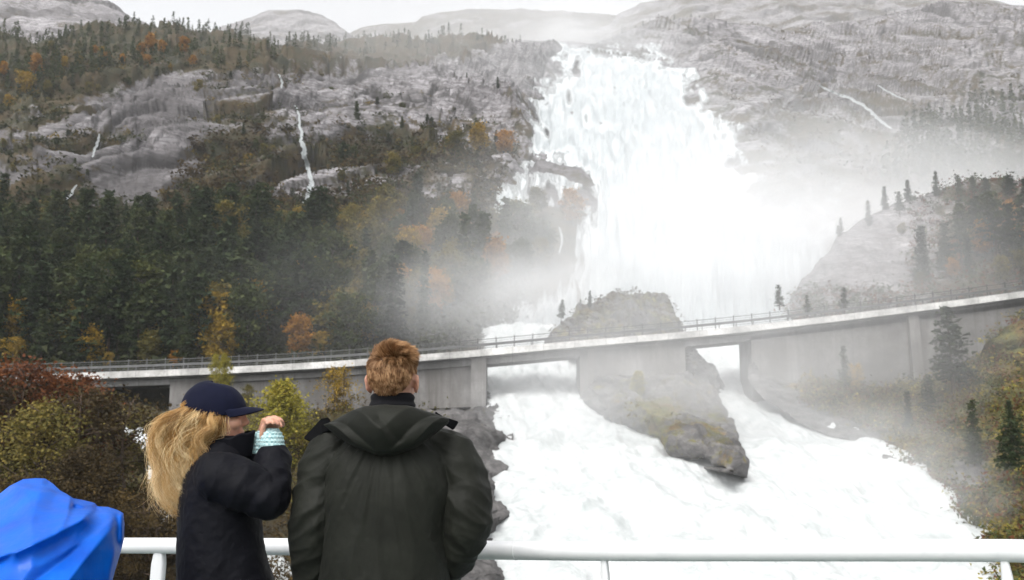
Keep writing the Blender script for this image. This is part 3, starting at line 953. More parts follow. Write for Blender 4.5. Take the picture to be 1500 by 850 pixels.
class MB:
    """Collects boxes and tubes into one mesh."""
    def __init__(self): self.v, self.f = [], []

    def box(self, x0, x1, y0, y1, z0, z1):
        b = len(self.v)
        self.v += [(x0, y0, z0), (x1, y0, z0), (x1, y1, z0), (x0, y1, z0), (x0, y0, z1), (x1, y0, z1), (x1, y1, z1), (x0, y1, z1)]
        self.f += [(b, b + 3, b + 2, b + 1), (b + 4, b + 5, b + 6, b + 7), (b, b + 1, b + 5, b + 4), (b + 1, b + 2, b + 6, b + 5), (b + 2, b + 3, b + 7, b + 6), (b + 3, b, b + 4, b + 7)]
        return self

    def hexa(self, c8):
        b = len(self.v)
        self.v += [tuple(c) for c in c8]
        self.f += [(b, b + 3, b + 2, b + 1), (b + 4, b + 5, b + 6, b + 7), (b, b + 1, b + 5, b + 4), (b + 1, b + 2, b + 6, b + 5), (b + 2, b + 3, b + 7, b + 6), (b + 3, b, b + 4, b + 7)]
        return self

    def tube(self, pts, radii, seg=8, cap=True):
        pts = [Vector(p) for p in pts]
        if isinstance(radii, (int, float)): radii = [radii] * len(pts)
        b = len(self.v)
        prev = None
        for i, p in enumerate(pts):
            d = (pts[min(i + 1, len(pts) - 1)] - pts[max(i - 1, 0)]).normalized()
            if prev is None:
                a = d.orthogonal().normalized()
            else:
                a = (prev - d * prev.dot(d)).normalized()
            prev = a
            c = d.cross(a)
            for k in range(seg):
                an = 2 * math.pi * k / seg
                self.v.append(tuple(p + (a * math.cos(an) + c * math.sin(an)) * radii[i]))
        for i in range(len(pts) - 1):
            for k in range(seg):
                k2 = (k + 1) % seg
                self.f.append((b + i * seg + k, b + i * seg + k2, b + (i + 1) * seg + k2, b + (i + 1) * seg + k))
        if cap:
            self.f.append(tuple(b + k for k in range(seg))[::-1])
            self.f.append(tuple(b + (len(pts) - 1) * seg + k for k in range(seg)))
        return self

    def build(self, name, mat, parent=None, smooth=False):
        return add_mesh(name, self.v, self.f, mat, parent, smooth)


bridge = empty("road_bridge", (0, 0, 0))
tag(bridge, "long concrete road bridge rising across the foot of the waterfall on grey piers", "bridge")
V, f, caps = sweep([(0.45, -0.02), (0.45, -0.75), (7.6, -0.75), (7.6, -0.02)])
add_mesh("deck", V, list(map(tuple, f)) + [tuple(c) for c in caps], CONC_UNDER, bridge)
for dy in (0.0, 7.6):
    V, f, caps = sweep([(dy, 0.12), (dy, -0.58), (dy + 0.447, -0.58), (dy + 0.447, 0.12)])
    add_mesh("edge_beam", V, list(map(tuple, f)) + [tuple(c) for c in caps], CONC_EDGE, bridge)
tag(bridge.children[0], None)
V, f, caps = sweep([(0.45, 0.004), (7.597, 0.004), (7.597, 0.03), (0.45, 0.03)])
asph = NT("wet_asphalt", 0.5); asph.col((0.05, 0.05, 0.052))
add_mesh("road_surface", V, list(map(tuple, f)) + [tuple(c) for c in caps], asph.m, bridge)
# girders seen through the openings
px2x = lambda px: (px - 750) / F * BY / (CP)   # good enough near the bridge's height
def bx(px): return float(np.interp(px, bxs, bw[:, 0]))
for dy in (1.0, 2.6, 4.2, 5.8):
    V, f, caps = sweep([(dy, -0.752), (dy, -1.45), (dy + 0.5, -1.45), (dy + 0.5, -0.752)])
    add_mesh("girder", V, list(map(tuple, f)) + [tuple(c) for c in caps], CONC_UNDER, bridge)


def wall(name, pxs, bots, y0=0.7, thick=6.4, top=-1.0, mat=None, batter=0.0, parent=None):
    """A concrete wall hanging from the road to an uneven foot; pxs/bots: photo columns and the rows of the foot."""
    n = max(2, int((pxs[-1] - pxs[0]) / 8))
    q = np.linspace(pxs[0], pxs[-1], n)
    x = np.array([bx(a) for a in q])
    zt = bz(x) + top
    zb = P(q, np.interp(q, pxs, bots), BY + y0)[:, 2]
    rows = 6
    V = []
    for side, yy in ((0, BY + y0), (1, BY + y0 + thick)):
        for r in range(rows):
            k = r / (rows - 1)
            for i in range(n):
                V.append((x[i], yy - (batter * k if side == 0 else -batter * k), zt[i] * (1 - k) + zb[i] * k))
    V = np.array(V)
    N = rows * n
    f1 = grid_faces(rows, n)
    g = np.arange(N).reshape(rows, n)
    ring = np.concatenate([g[0, :], g[1:, -1], g[-1, -2::-1], g[-2:0:-1, 0]]); rn = np.roll(ring, -1)
    fs = np.concatenate([f1, f1[:, ::-1] + N, np.stack([ring, ring + N, rn + N, rn], -1)])
    return add_mesh(name, V, fs, mat or CONC, parent or bridge)


wall("abutment", [246, 300, 312], [606, 606, 606], 0.9, 6.0)
wall("retaining_wall", [312, 400, 500, 600, 700], [606, 606, 604, 600, 596], 1.25, 5.4)
wall("pier", [690, 712], [606, 606], 0.35, 7.0, -0.72)
wall("pier", [404, 412], [606, 606], 0.75, 6.8, -0.85)
wall("pier", [850, 1005], [585, 585], 0.9, 6.2, batter=0.25)
wall("retaining_wall", [1103, 1200, 1340, 1420, 1500, 1700, 1940], [604, 604, 600, 590, 580, 570, 560], 1.0, 6.0)
wall("buttress", [1333, 1348], [606, 606], 0.55, 6.8, -0.9, batter=0.8)
# pilaster at the edge of the middle pier
wall("buttress", [862, 870], [600, 600], 0.55, 0.345, -0.9)

# guard rails on both edges: w-beam, hand rail, wires and a post every two metres
for dy in (0.22, 7.8):
    gr = empty("guard_rail", (0, 0, 0)); gr.parent = bridge
    for nm, z0, z1, th in (("rail_beam", 0.52, 0.80, 0.05), ("hand_rail", 1.20, 1.27, 0.06), ("wire", 0.98, 1.01, 0.03), ("wire", 0.30, 0.33, 0.03)):
        V, f, caps = sweep([(dy, z0), (dy, z1), (dy + th, z1), (dy + th, z0)])
        add_mesh(nm, V, list(map(tuple, f)) + [tuple(c) for c in caps], STEEL, gr)
    if dy > 1:
        mb = MB()
        for x in np.arange(bw[0, 0] + 0.5, bx(1900), 2.0):
            mb.box(x - 0.045, x + 0.045, dy + 0.07, dy + 0.16, 0, 0)
    xs_ = np.arange(bw[0, 0] + 0.5, bx(1780), 2.0)
    first = None
    for x in xs_:
        z = float(bz(x))
        if first is None:
            first = MB().box(-0.05, 0.05, 0.0, 0.09, -0.12, 1.30).build("post", STEEL, gr)
            o = first
        else:
            o = first.copy(); C.objects.link(o); o.parent = gr
        o.location = (x, BY + dy + 0.06, z + 0.12 + 0.003)
# ================================================================== trees
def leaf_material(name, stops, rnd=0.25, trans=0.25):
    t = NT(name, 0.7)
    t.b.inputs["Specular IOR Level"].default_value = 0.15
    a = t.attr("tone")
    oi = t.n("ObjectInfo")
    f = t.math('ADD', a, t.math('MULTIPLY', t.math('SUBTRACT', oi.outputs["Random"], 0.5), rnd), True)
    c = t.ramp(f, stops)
    t.col(c)
    tr = t.n("BsdfTranslucent"); t.l(c, tr.inputs["Color"])
    mx = t.n("MixShader"); mx.inputs[0].default_value = trans
    t.l(t.b.outputs[0], mx.inputs[1]); t.l(tr.outputs[0], mx.inputs[2])
    t.l(mx.outputs[0], t.out.inputs["Surface"])
    return t.m


def bark_material(name, a, b):
    t = NT(name, 0.9)
    t.col(t.ramp(t.noise(t.coord("Object", (3, 3, 1)), 2.0, 5, 0.7), [(0.35, a), (0.65, b)]))
    return t.m


BARK = bark_material("pine_bark", (0.035, 0.026, 0.020), (0.10, 0.065, 0.045))
BIRCH = bark_material("birch_bark", (0.06, 0.052, 0.045), (0.22, 0.20, 0.18))
NEEDLE = leaf_material("pine_needles", [(0.0, (0.010, 0.017, 0.008)), (0.45, (0.022, 0.036, 0.014)), (0.8, (0.042, 0.056, 0.020)), (1.0, (0.066, 0.076, 0.028))], 0.55)
L_GREEN = leaf_material("green_leaves", [(0.0, (0.020, 0.028, 0.008)), (0.5, (0.042, 0.056, 0.016)), (1.0, (0.085, 0.090, 0.025))], 0.4)
L_OLIVE = leaf_material("olive_leaves", [(0.0, (0.040, 0.040, 0.012)), (0.5, (0.115, 0.100, 0.026)), (1.0, (0.22, 0.165, 0.04))], 0.4)
L_YELLOW = leaf_material("yellow_leaves", [(0.0, (0.10, 0.07, 0.012)), (0.5, (0.25, 0.165, 0.022)), (1.0, (0.42, 0.26, 0.035))], 0.35)
L_ORANGE = leaf_material("orange_leaves", [(0.0, (0.13, 0.06, 0.010)), (0.5, (0.30, 0.14, 0.02)), (1.0, (0.46, 0.24, 0.03))], 0.3)
L_BROWN = leaf_material("brown_leaves", [(0.0, (0.015, 0.010, 0.005)), (0.5, (0.040, 0.027, 0.010)), (1.0, (0.090, 0.058, 0.018))], 0.3)
L_RUST = leaf_material("rust_leaves", [(0.0, (0.045, 0.016, 0.008)), (0.5, (0.12, 0.040, 0.014)), (1.0, (0.21, 0.078, 0.022))], 0.2)
L_LIME = leaf_material("lime_leaves", [(0.0, (0.10, 0.095, 0.014)), (0.5, (0.24, 0.215, 0.030)), (1.0, (0.42, 0.32, 0.045))], 0.2)


def cards(cent, size, rng, flatness=0.0, nper=1, aspect=1.6, tri=False):
    """Small randomly turned leaf faces at the given centres."""
    n = len(cent)
    d = rng.normal(size=(n, 3)); d[:, 2] *= 1 - flatness
    d /= np.linalg.norm(d, axis=1)[:, None] + 1e-9
    e = rng.normal(size=(n, 3)); e[:, 2] *= 1 - flatness
    e -= d * (e * d).sum(1)[:, None]; e /= np.linalg.norm(e, axis=1)[:, None] + 1e-9
    s = size * rng.uniform(0.6, 1.4, n)
    a = d * (s * aspect * 0.5)[:, None]; b = e * (s * 0.5)[:, None]
    if tri:
        V = np.stack([cent - a - b * 0.7, cent - a * 0.6 + b, cent + a], 1)
        return V.reshape(-1, 3), np.arange(n * 3).reshape(n, 3)
    V = np.stack([cent - a, cent - b + a * 0.1, cent + a, cent + b + a * 0.1], 1)
    return V.reshape(-1, 3), np.arange(n * 4).reshape(n, 4)


def pine_protos(seed, h, r, clear, dense=1.0, leaf=0.42, stringy=0.0, rnd_=0.75):
    rng = np.random.default_rng(seed)
    mb = MB()
    lean = rng.normal(size=2) * 0.02 * h
    tp = lambda z: Vector((lean[0] * (z / h) ** 2, lean[1] * (z / h) ** 2, z))
    zs = np.linspace(-0.6, h * 0.97, 9)
    mb.tube([tp(z) for z in zs], [h * 0.017 * (1 - 0.9 * max(z, 0) / h) + 0.012 for z in zs], 7)
    cen, tone = [], []
    z = clear * h
    while z < h:
        k = (z - clear * h) / (h * (1 - clear))
        nb = rng.integers(4, 7)
        L0 = r * (1 - k) ** rnd_ * (0.55 + 0.45 * min(1, k * 4 + 0.35)) + 0.15
        a0 = rng.uniform(0, 6.28)
        for j in range(nb):
            if rng.random() < 0.16: continue
            L = L0 * rng.uniform(0.55, 1.15)
            az = a0 + j * 6.28 / nb + rng.normal() * 0.25
            rise = rng.uniform(0.0, 0.35) - stringy * 0.3
            nseg = max(2, int(L / (leaf * 0.62)))
            p0 = tp(z)
            if L > 0.9 and rng.random() < 0.5:
                mb.tube([p0, p0 + Vector((math.cos(az) * L * .8, math.sin(az) * L * .8, rise * L * .6))], [0.03, 0.008], 4, False)
            for s in np.linspace(0.22, 1, nseg):
                q = p0 + Vector((math.cos(az) * L * s, math.sin(az) * L * s, rise * L * s - 0.28 * L * s * s))
                m = int(round(4 * dense * (0.7 + 0.6 * rng.random())))
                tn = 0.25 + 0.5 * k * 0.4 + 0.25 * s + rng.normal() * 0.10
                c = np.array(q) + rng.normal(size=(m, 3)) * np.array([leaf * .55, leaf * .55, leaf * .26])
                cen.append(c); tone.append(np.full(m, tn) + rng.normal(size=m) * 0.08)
        z += h * 0.035 * rng.uniform(0.7, 1.3)
    cen = np.concatenate(cen); tone = np.concatenate(tone)
    V, Fc = cards(cen, leaf, rng, 0.55, tri=True, aspect=1.5)
    me = raw_mesh("crown", V, Fc, NEEDLE, False, {"tone": np.repeat(np.clip(tone, 0, 1), 3)})
    return mb, me


def leafy_protos(seed, h, spread, nclump, per, leaf, clear=0.25, csize=0.10, openness=0.0, stems=1, base_r=0.016):
    rng = np.random.default_rng(seed)
    mb = MB()
    ends = []
    for sidx in range(stems):
        off = rng.normal(size=2) * 0.05 * h * (stems > 1)
        ln = rng.normal(size=2) * 0.07 * h
        zs = np.linspace(0, 1, 8)
        wob = rng.normal(size=(8, 2)) * 0.012 * h
        tr = [Vector((off[0] + ln[0] * z + wob[i][0] * (i > 0), off[1] + ln[1] * z + wob[i][1] * (i > 0), (z * 0.93 * h) - (0.5 if i == 0 else 0))) for i, z in enumerate(zs)]
        mb.tube(tr, [h * base_r * (1 - 0.88 * z) + 0.008 for z in zs], 6)
        for b in range(int(nclump / stems)):
            k = rng.uniform(clear, 1.0) ** 0.9
            i = min(int(k * 7), 6)
            p0 = tr[i].lerp(tr[i + 1], k * 7 - i)
            kk = (k - clear) / (1 - clear)
            rr = spread * h * math.sin(math.pi * min(0.97, 0.12 + 0.86 * kk)) ** 0.8 * rng.uniform(0.25, 1.05)
            az = rng.uniform(0, 6.28)
            p1 = p0 + Vector((math.cos(az) * rr, math.sin(az) * rr, rr * rng.uniform(0.1, 0.75)))
            if b % 2 == 0:
                mid = p0.lerp(p1, 0.5) + Vector(rng.normal(size=3) * 0.02 * h)
                mb.tube([p0, mid, p1], [h * 0.0045, h * 0.003, h * 0.0012], 4, False)
            ends.append((p1, kk))
    cen, tone = [], []
    for p, kk in ends:
        if rng.random() < openness: continue
        m = int(per * rng.uniform(0.4, 1.5))
        c = np.array(p) + rng.normal(size=(m, 3)) * csize * h * np.array([0.55, 0.55, 0.42]) * rng.uniform(0.6, 1.3)
        cen.append(c)
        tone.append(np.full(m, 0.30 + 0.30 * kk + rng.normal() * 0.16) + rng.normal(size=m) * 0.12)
    cen = np.concatenate(cen); tone = np.concatenate(tone)
    cen[:, 2] = np.maximum(cen[:, 2], 0.1)
    V, Fc = cards(cen, leaf, rng, 0.2)
    me = raw_mesh("crown", V, Fc, L_GREEN, False, {"tone": np.repeat(np.clip(tone, 0, 1), 4)})
    return mb, me


PROTO = {}


def make_proto(key, pm, leafmat, bark):
    mb, crown = pm
    t = MB.build(mb, "trunk_proto", bark)
    tm = t.data; tm.name = "trunk"
    bpy.data.objects.remove(t)
    tm.polygons.foreach_set("use_smooth", np.ones(len(tm.polygons), bool))
    crown.materials.clear(); crown.materials.append(leafmat)
    zs = np.empty(len(crown.vertices) * 3, np.float32); crown.vertices.foreach_get("co", zs)
    PROTO[key] = (tm, crown, float(zs[2::3].max()))


def recolor(key, src, mat):
    tm, cr, h = PROTO[src]
    c2 = cr.copy(); c2.materials.clear(); c2.materials.append(mat)
    PROTO[key] = (tm, c2, h)


for i in range(6):
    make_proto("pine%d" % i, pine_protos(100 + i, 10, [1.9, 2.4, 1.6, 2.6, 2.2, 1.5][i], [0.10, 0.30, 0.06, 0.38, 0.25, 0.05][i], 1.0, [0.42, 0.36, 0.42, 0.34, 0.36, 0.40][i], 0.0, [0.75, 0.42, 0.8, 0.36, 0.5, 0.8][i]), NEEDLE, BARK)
make_proto("thin_pine", pine_protos(130, 10, 1.35, 0.16, 0.75, 0.34, 0.5), NEEDLE, BARK)
make_proto("open_pine", pine_protos(131, 10, 2.1, 0.28, 0.8, 0.36, 0.3), NEEDLE, BARK)
for i in range(4):
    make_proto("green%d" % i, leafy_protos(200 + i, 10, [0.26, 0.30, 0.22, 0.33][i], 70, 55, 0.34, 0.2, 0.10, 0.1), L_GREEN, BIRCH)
    recolor("olive%d" % i, "green%d" % i, L_OLIVE)
    recolor("yellow%d" % i, "green%d" % i, L_YELLOW)
    recolor("orange%d" % i, "green%d" % i, L_ORANGE)
for i in range(4):
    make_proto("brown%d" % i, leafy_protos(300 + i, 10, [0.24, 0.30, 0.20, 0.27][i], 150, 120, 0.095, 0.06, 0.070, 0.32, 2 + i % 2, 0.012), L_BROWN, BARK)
    recolor("near_olive%d" % i, "brown%d" % i, L_OLIVE)
    recolor("rust%d" % i, "brown%d" % i, L_RUST)
make_proto("lime0", leafy_protos(320, 10, 0.26, 150, 130, 0.13, 0.10, 0.075, 0.15, 2, 0.012), L_LIME, BARK)
make_proto("airy0", leafy_protos(321, 10, 0.22, 130, 44, 0.15, 0.12, 0.08, 0.15, 3, 0.009), L_YELLOW, BARK)

NT_ = {"n": 0}


def plant(key, loc, h, label, group=None, name="pine_tree", cat="tree", wide=1.0, rz=None, sink=0.15):
    tm, cr, ph = PROTO[key]
    s = h / ph
    root = empty(name, Vector(loc) - Vector((0, 0, sink * s)), random.uniform(0, 6.28) if rz is None else rz)
    root.scale = (s * wide, s * wide, s)
    root.rotation_euler.x = random.gauss(0, 0.02); root.rotation_euler.y = random.gauss(0, 0.02)
    t = link("trunk", tm, root)
    c = link("crown", cr, root)
    tag(root, label, cat, group)
    return root


def pm_ratio(p):       # photo pixels per metre at a point
    return F / max(1.0, p[1])


rnd = random.Random(5)


def jitter_points(x0, x1, y0, y1, sx, sy, keep):
    pts = []
    y = y0
    while y < y1:
        x = x0 + rnd.uniform(0, sx)
        while x < x1:
            a, b = x + rnd.uniform(-.45, .45) * sx, y + rnd.uniform(-.45, .45) * sy
            if keep(a, b): pts.append((a, b))
            x += sx
        y += sy
    return pts


# ---- the wood at the foot of the cliff, beside the fall
F_TOPX = [-80, 60, 120, 250, 330, 420, 520, 620, 700, 760, 850]
F_TOPY = [338, 352, 372, 378, 362, 345, 332, 325, 345, 372, 395]
F_BOTX = [-80, 300, 500, 600, 680, 720, 760, 850]
F_BOTY = [556, 545, 534, 515, 468, 448, 425, 395]
pts = jitter_points(-60, 800, 325, 560, 23, 19, lambda x, y: np.interp(x, F_TOPX, F_TOPY) < y < np.interp(x, F_BOTX, F_BOTY))
pts.sort(key=lambda q: q[1])
for (x, y) in pts:
    p = on_mountain(x, y)
    r = rnd.random()
    n_ = float(perlin(np.array([x / 60, y / 35, 3.3])))
    yell = 0.04 + 0.75 * math.exp(-((x - 460) / 110) ** 2 - ((y - 350) / 40) ** 2) + 0.55 * min(1, max(0, (x - 470) / 110)) * (1.0 if y < 470 else .5) + (0.14 if 330 < x < 560 else 0) + (0.12 if y > 520 else 0)
    yell += 0.25 * max(0, n_)
    green = 0.16 + (0.35 if (40 < x < 260 and 430 < y < 530) else 0)
    hm = rnd.uniform(7.0, 14.0)
    if r < yell:
        kind = rnd.choice(["olive", "olive", "yellow", "olive", "yellow"] if x < 560 else ["olive", "olive", "olive", "yellow", "orange"])
        plant(kind + str(rnd.randrange(4)), p, hm * rnd.uniform(0.55, 0.8), {"olive": "olive green birch turning yellow in the wood below the cliff", "yellow": "bright yellow autumn birch in the wood below the cliff", "orange": "orange brown birch in the misty wood beside the fall"}[kind], kind + " birches in the wood below the cliff", "birch_tree")
    elif r < yell + green:
        plant("green" + str(rnd.randrange(4)), p, hm * rnd.uniform(0.65, 0.9), "mid green leafy tree among the dark pines below the cliff", "green leafy trees in the wood", "leafy_tree")
    else:
        plant("pine" + str(rnd.randrange(6)), p, hm, "dark green pine in the dense wood between the cliff and the road", "pines in the wood below the cliff", wide=rnd.uniform(0.85, 1.15))

# single trees the photo picks out along the road
for (key, x, y, hp, lab, nm) in (
        ("yellow1", 322, 552, 84, "bright yellow pointed birch right behind the bridge railing", "birch_tree"),
        ("orange0", 437, 538, 80, "orange birch above the road behind the yellow tree", "birch_tree"),
        ("yellow3", 465, 534, 52, "low yellow bush birch beside the orange birch above the road", "birch_tree"),
        ("yellow0", 158, 552, 36, "small yellow bush above the far low end of the bridge", "birch_tree"),
        ("olive2", 212, 550, 70, "olive yellow tree behind the low end of the bridge", "birch_tree"),
        ("orange2", 256, 550, 36, "small orange bush behind the railing at the low end of the bridge", "birch_tree"),
        ("orange3", 840, 330, 62, "orange brown birch beside the lacy side fall", "birch_tree"),
        ("olive1", 790, 322, 50, "olive birch on the rock just below the lacy side fall", "birch_tree"),
        ("thin_pine", 827, 312, 44, "slim dark pine standing at the edge of the white water", "pine_tree"),
        ("olive0", 735, 375, 70, "wide pale olive birch in the mist under the lacy side fall", "birch_tree"),
        ("yellow2", 700, 250, 62, "broad tan birch on the ledge above the lacy side fall", "birch_tree"),
        ("orange1", 735, 246, 50, "tan orange birch on the ledge next to the fall", "birch_tree"),
        ("olive3", 665, 250, 50, "olive birch on the ledge below the pale slabs", "birch_tree"),
        ("pine4", 632, 200, 34, "lone dark pine on the pale slabs above the ledge", "pine_tree"),
        ("pine1", 505, 265, 60, "dark pine standing alone low on the grey slabs", "pine_tree"),
        ("olive2", 575, 275, 50, "olive tree at the foot of the grey slabs", "birch_tree"),
        ("pine2", 520, 205, 40, "short dark pine in the cleft of the slabs beside the thin stream", "pine_tree"),
        ("pine5", 580, 245, 44, "dark pine halfway along the foot of the slabs", "pine_tree")):
    p = on_mountain(x, y)
    plant(key, p, hp / pm_ratio(p), lab, None, nm)

# ---- orange and yellow birches on the wooded shelf over the cliff
for i, (x, y, hp, k) in enumerate(((272, 108, 32, "orange"), (284, 112, 22, "orange"), (222, 108, 36, "orange"), (208, 112, 26, "orange"), (238, 108, 24, "orange"), (156, 118, 26, "orange"), (148, 112, 20, "yellow"), (40, 150, 46, "yellow"), (55, 140, 36, "orange"), (12, 158, 30, "yellow"), (75, 118, 24, "olive"), (216, 120, 22, "orange"), (96, 128, 22, "yellow"), (118, 126, 20, "olive"), (250, 120, 20, "yellow"), (22, 82, 18, "olive"), (180, 120, 18, "orange"), (10, 142, 26, "orange"), (70, 150, 30, "olive"), (140, 105, 16, "orange"))):
    p = on_mountain(x, y)
    plant(k + str(i % 4), p, hp / pm_ratio(p), "autumn coloured birch among dark pines on the shelf over the cliff", "autumn birches on the shelf over the cliff", "birch_tree")

# ---- small pines and birches scattered over the ledges of the cliff
k_ = 0
for (x, y) in jitter_points(-60, 780, 118, 335, 30, 22, lambda x, y: y < np.interp(x, F_TOPX, F_TOPY) - 4 and poly_mask(np.array([x]), np.array([y]), FALL_POLY, None)[0] < -20 and poly_mask(np.array([x]), np.array([y]), VEIL_POLY, None)[0] < -8):
    c_ = int((x - M_X[0]) / 2); r_ = int((y - M_BOT) / (M_SKY[c_] - M_BOT) * (M_N - 1))
    if not (0 <= r_ < M_N) or veg[r_, c_] < 0.42: continue
    p = on_mountain(x, y)
    if rnd.random() < 0.66:
        plant("pine" + str(rnd.randrange(6)), p, rnd.uniform(12, 24) / pm_ratio(p), "small dark pine rooted on a ledge of the grey cliff", "small pines on the cliff ledges")
    else:
        plant(rnd.choice(["olive", "olive", "yellow", "green"]) + str(rnd.randrange(4)), p, rnd.uniform(14, 26) / pm_ratio(p), "small autumn birch rooted on a ledge of the grey cliff", "small birches on the cliff ledges", "birch_tree")

# ---- misty knoll beyond the bridge
for (x, y, hp, key) in ((1350, 420, 92, "pine2"), (1385, 405, 80, "pine0"), (1408, 395, 100, "pine4"), (1430, 380, 95, "pine1"), (1462, 395, 118, "pine3"), (1478, 400, 105, "pine0"), (1500, 395, 110, "pine5"), (1296, 312, 38, "pine2"), (1272, 330, 40, "pine5"), (1228, 352, 30, "thin_pine"), (1218, 350, 22, "pine4"), (1330, 300, 36, "pine0"), (1370, 292, 40, "pine5"), (1318, 320, 40, "open_pine"), (1405, 300, 44, "pine2"), (1425, 290, 36, "pine4"), (1445, 300, 40, "pine1"), (1480, 300, 46, "pine3"), (1520, 380, 110, "pine2"), (1545, 370, 100, "pine1"), (1580, 360, 100, "pine0"), (1500, 300, 40, "pine0"), (1420, 410, 60, "pine5"), (1355, 395, 60, "thin_pine")):
    v = on_sheet_knoll = None
    p = surf_at(KNOLL, x, y)
    plant(key, p, hp / pm_ratio(p), "dark pine fading into the mist on the rocky knoll past the bridge", "pines on the misty knoll")
for (x, y, hp, key) in ((1482, 360, 70, "orange0"), (1440, 385, 66, "orange1"), (1455, 340, 50, "olive2"), (1402, 390, 50, "orange3"), (1395, 420, 40, "orange2"), (1530, 400, 80, "orange1"), (1465, 425, 50, "olive0"), (1500, 425, 60, "olive3"), (1320, 350, 22, "olive1"), (1345, 430, 30, "olive3")):
    p = surf_at(KNOLL, x, y)
    plant(key, p, hp / pm_ratio(p), "rusty autumn birch among pines on the misty knoll", "autumn birches on the misty knoll", "birch_tree")
for (x, y, hp, key, lab) in ((1142, 446, 30, "thin_pine", "tiny lone fir standing in white mist behind the bridge"), (1183, 455, 24, "thin_pine", "tiny faint fir in the mist beside the lone fir behind the bridge"), (1237, 452, 32, "thin_pine", "small faint fir in the mist behind the retaining wall")):
    p = P(x, y + 6, 126)
    plant(key, p, (hp + 6) / (F / 126), lab, None, "fir_tree", wide=1.6)
for (x, y, hp, key, lab) in ((825, 478, 36, "open_pine", "spreading small pine on the rock outcrop behind the bridge"), (866, 462, 26, "pine2", "small bushy pine on top of the rock outcrop"), (851, 460, 18, "thin_pine", "thin bare sapling on the rock outcrop")):
    p = surf_at(OUTCROP, x, y)
    plant(key, p, hp / pm_ratio(p), lab)

# ---- riverside slope on the near side of the bridge
for (x, y, hp, key, lab, nm, wd) in ((1402, 598, 148, "open_pine", "tall open pine on the heather slope before the retaining wall", "pine_tree", 1.15), (1434, 690, 96, "pine5", "bushy young pine low on the heather slope", "pine_tree", 1.0), (1492, 735, 110, "pine3", "dark young pine near the foot of the heather slope", "pine_tree", 0.9), (1330, 640, 62, "pine2", "small misty pine above the rapids on the heather slope", "pine_tree", 0.9), (1362, 625, 70, "pine4", "young pine just below the tall open pine", "pine_tree", .9), (1478, 640, 60, "pine0", "small pine between heather and yellow grass above the dark young pine", "pine_tree", 1),
                                 (1252, 590, 60, "airy0", "bare yellowish birch in the mist in front of the retaining wall", "birch_tree", .8), (1240, 575, 70, "thin_pine", "faint thin pine in the spray against the retaining wall", "pine_tree", 1), (1545, 600, 120, "pine1", "pine at the edge of the heather slope below the road", "pine_tree", 1)):
    p = surf_at(RIGHT, x, y)
    plant(key, p, hp / pm_ratio(p), lab, None, nm, wide=wd)

# ---- brown and olive trees on the near bank
for i, (x, y, Y, top, key, lab) in enumerate((
        (20, 860, 52, 512, "rust0", "rust red leafy tree top at the low end of the bridge"),
        (72, 860, 55, 528, "rust2", "rust brown tree beside the rust red tree below the bridge"),
        (120, 900, 50, 545, "brown1", "wide brown tree above the blue tarpaulin"),
        (132, 880, 54, 562, "near_olive1", "olive tree between the brown trees below the bridge"),
        (45, 900, 47, 575, "near_olive0", "dull olive tree in front of the rust tree"),
        (-20, 880, 50, 535, "brown3", "brown tree cut by the picture edge over the tarpaulin"),
        (95, 950, 44, 640, "brown0", "dark brown tree rising just behind the blue tarpaulin"),
        (118, 960, 43, 660, "brown2", "dark brown thicket tree above the tarpaulin corner"),
        (190, 960, 43, 745, "brown3", "slender brown tree before the side stream"),
        (158, 900, 54, 640, "near_olive2", "slim olive tree at the edge of the white side stream"),
        (220, 980, 42, 700, "brown1", "low brown tree behind the railing by the woman"),
        (20, 980, 41, 680, "brown2", "dark brown tree hidden half behind the tarpaulin"),
        (268, 960, 44, 735, "brown0", "thin brown sapling before the stream behind the hair of the woman"))):
    b = P(x, y, Y)
    g = P(x, y, Y)
    h = P(x, top, Y)[2] - b[2]
    plant(key, b, h, lab, None, "leafy_tree", wide=1.15, rz=i * 1.7)
for (x, y, Y, top, key, lab, wd) in (
        (415, 742, 80, 545, "lime0", "bright yellow green tree between the woman and the man", 1.0),
        (455, 740, 83, 610, "near_olive0", "olive yellow tree beside the bright tree, close to the man", 0.9),
        (503, 650, 96, 525, "airy0", "thin airy yellow birch rising in front of the bridge wall", 0.95),
        (322, 600, 100, 512, "lime0", "small yellow green tree in front of the bridge deck", 0.6),
        (365, 620, 97, 560, "near_olive2", "low olive tree in front of the bridge wall behind the cap", 1.0),
        (440, 760, 78, 668, "near_olive3", "low yellowish bush under the bright tree", 1.2),
        (395, 770, 76, 660, "brown1", "brown bush below the bright yellow green tree", 1.2),
        (935, 588, 101.2, 540, "lime0", "tiny lime green bush on the concrete pier", 0.8)):
    b = P(x, y, Y)
    plant(key, b, P(x, top, Y)[2] - b[2], lab, None, "leafy_tree", wide=wd)


S_GREEN = leaf_material("scrub_leaves", [(0.0, (0.012, 0.016, 0.006)), (0.5, (0.026, 0.032, 0.011)), (1.0, (0.055, 0.055, 0.018))], 0.2)
S_OLIVE = leaf_material("autumn_scrub_leaves", [(0.0, (0.024, 0.022, 0.007)), (0.5, (0.065, 0.052, 0.015)), (1.0, (0.15, 0.105, 0.025))], 0.2)


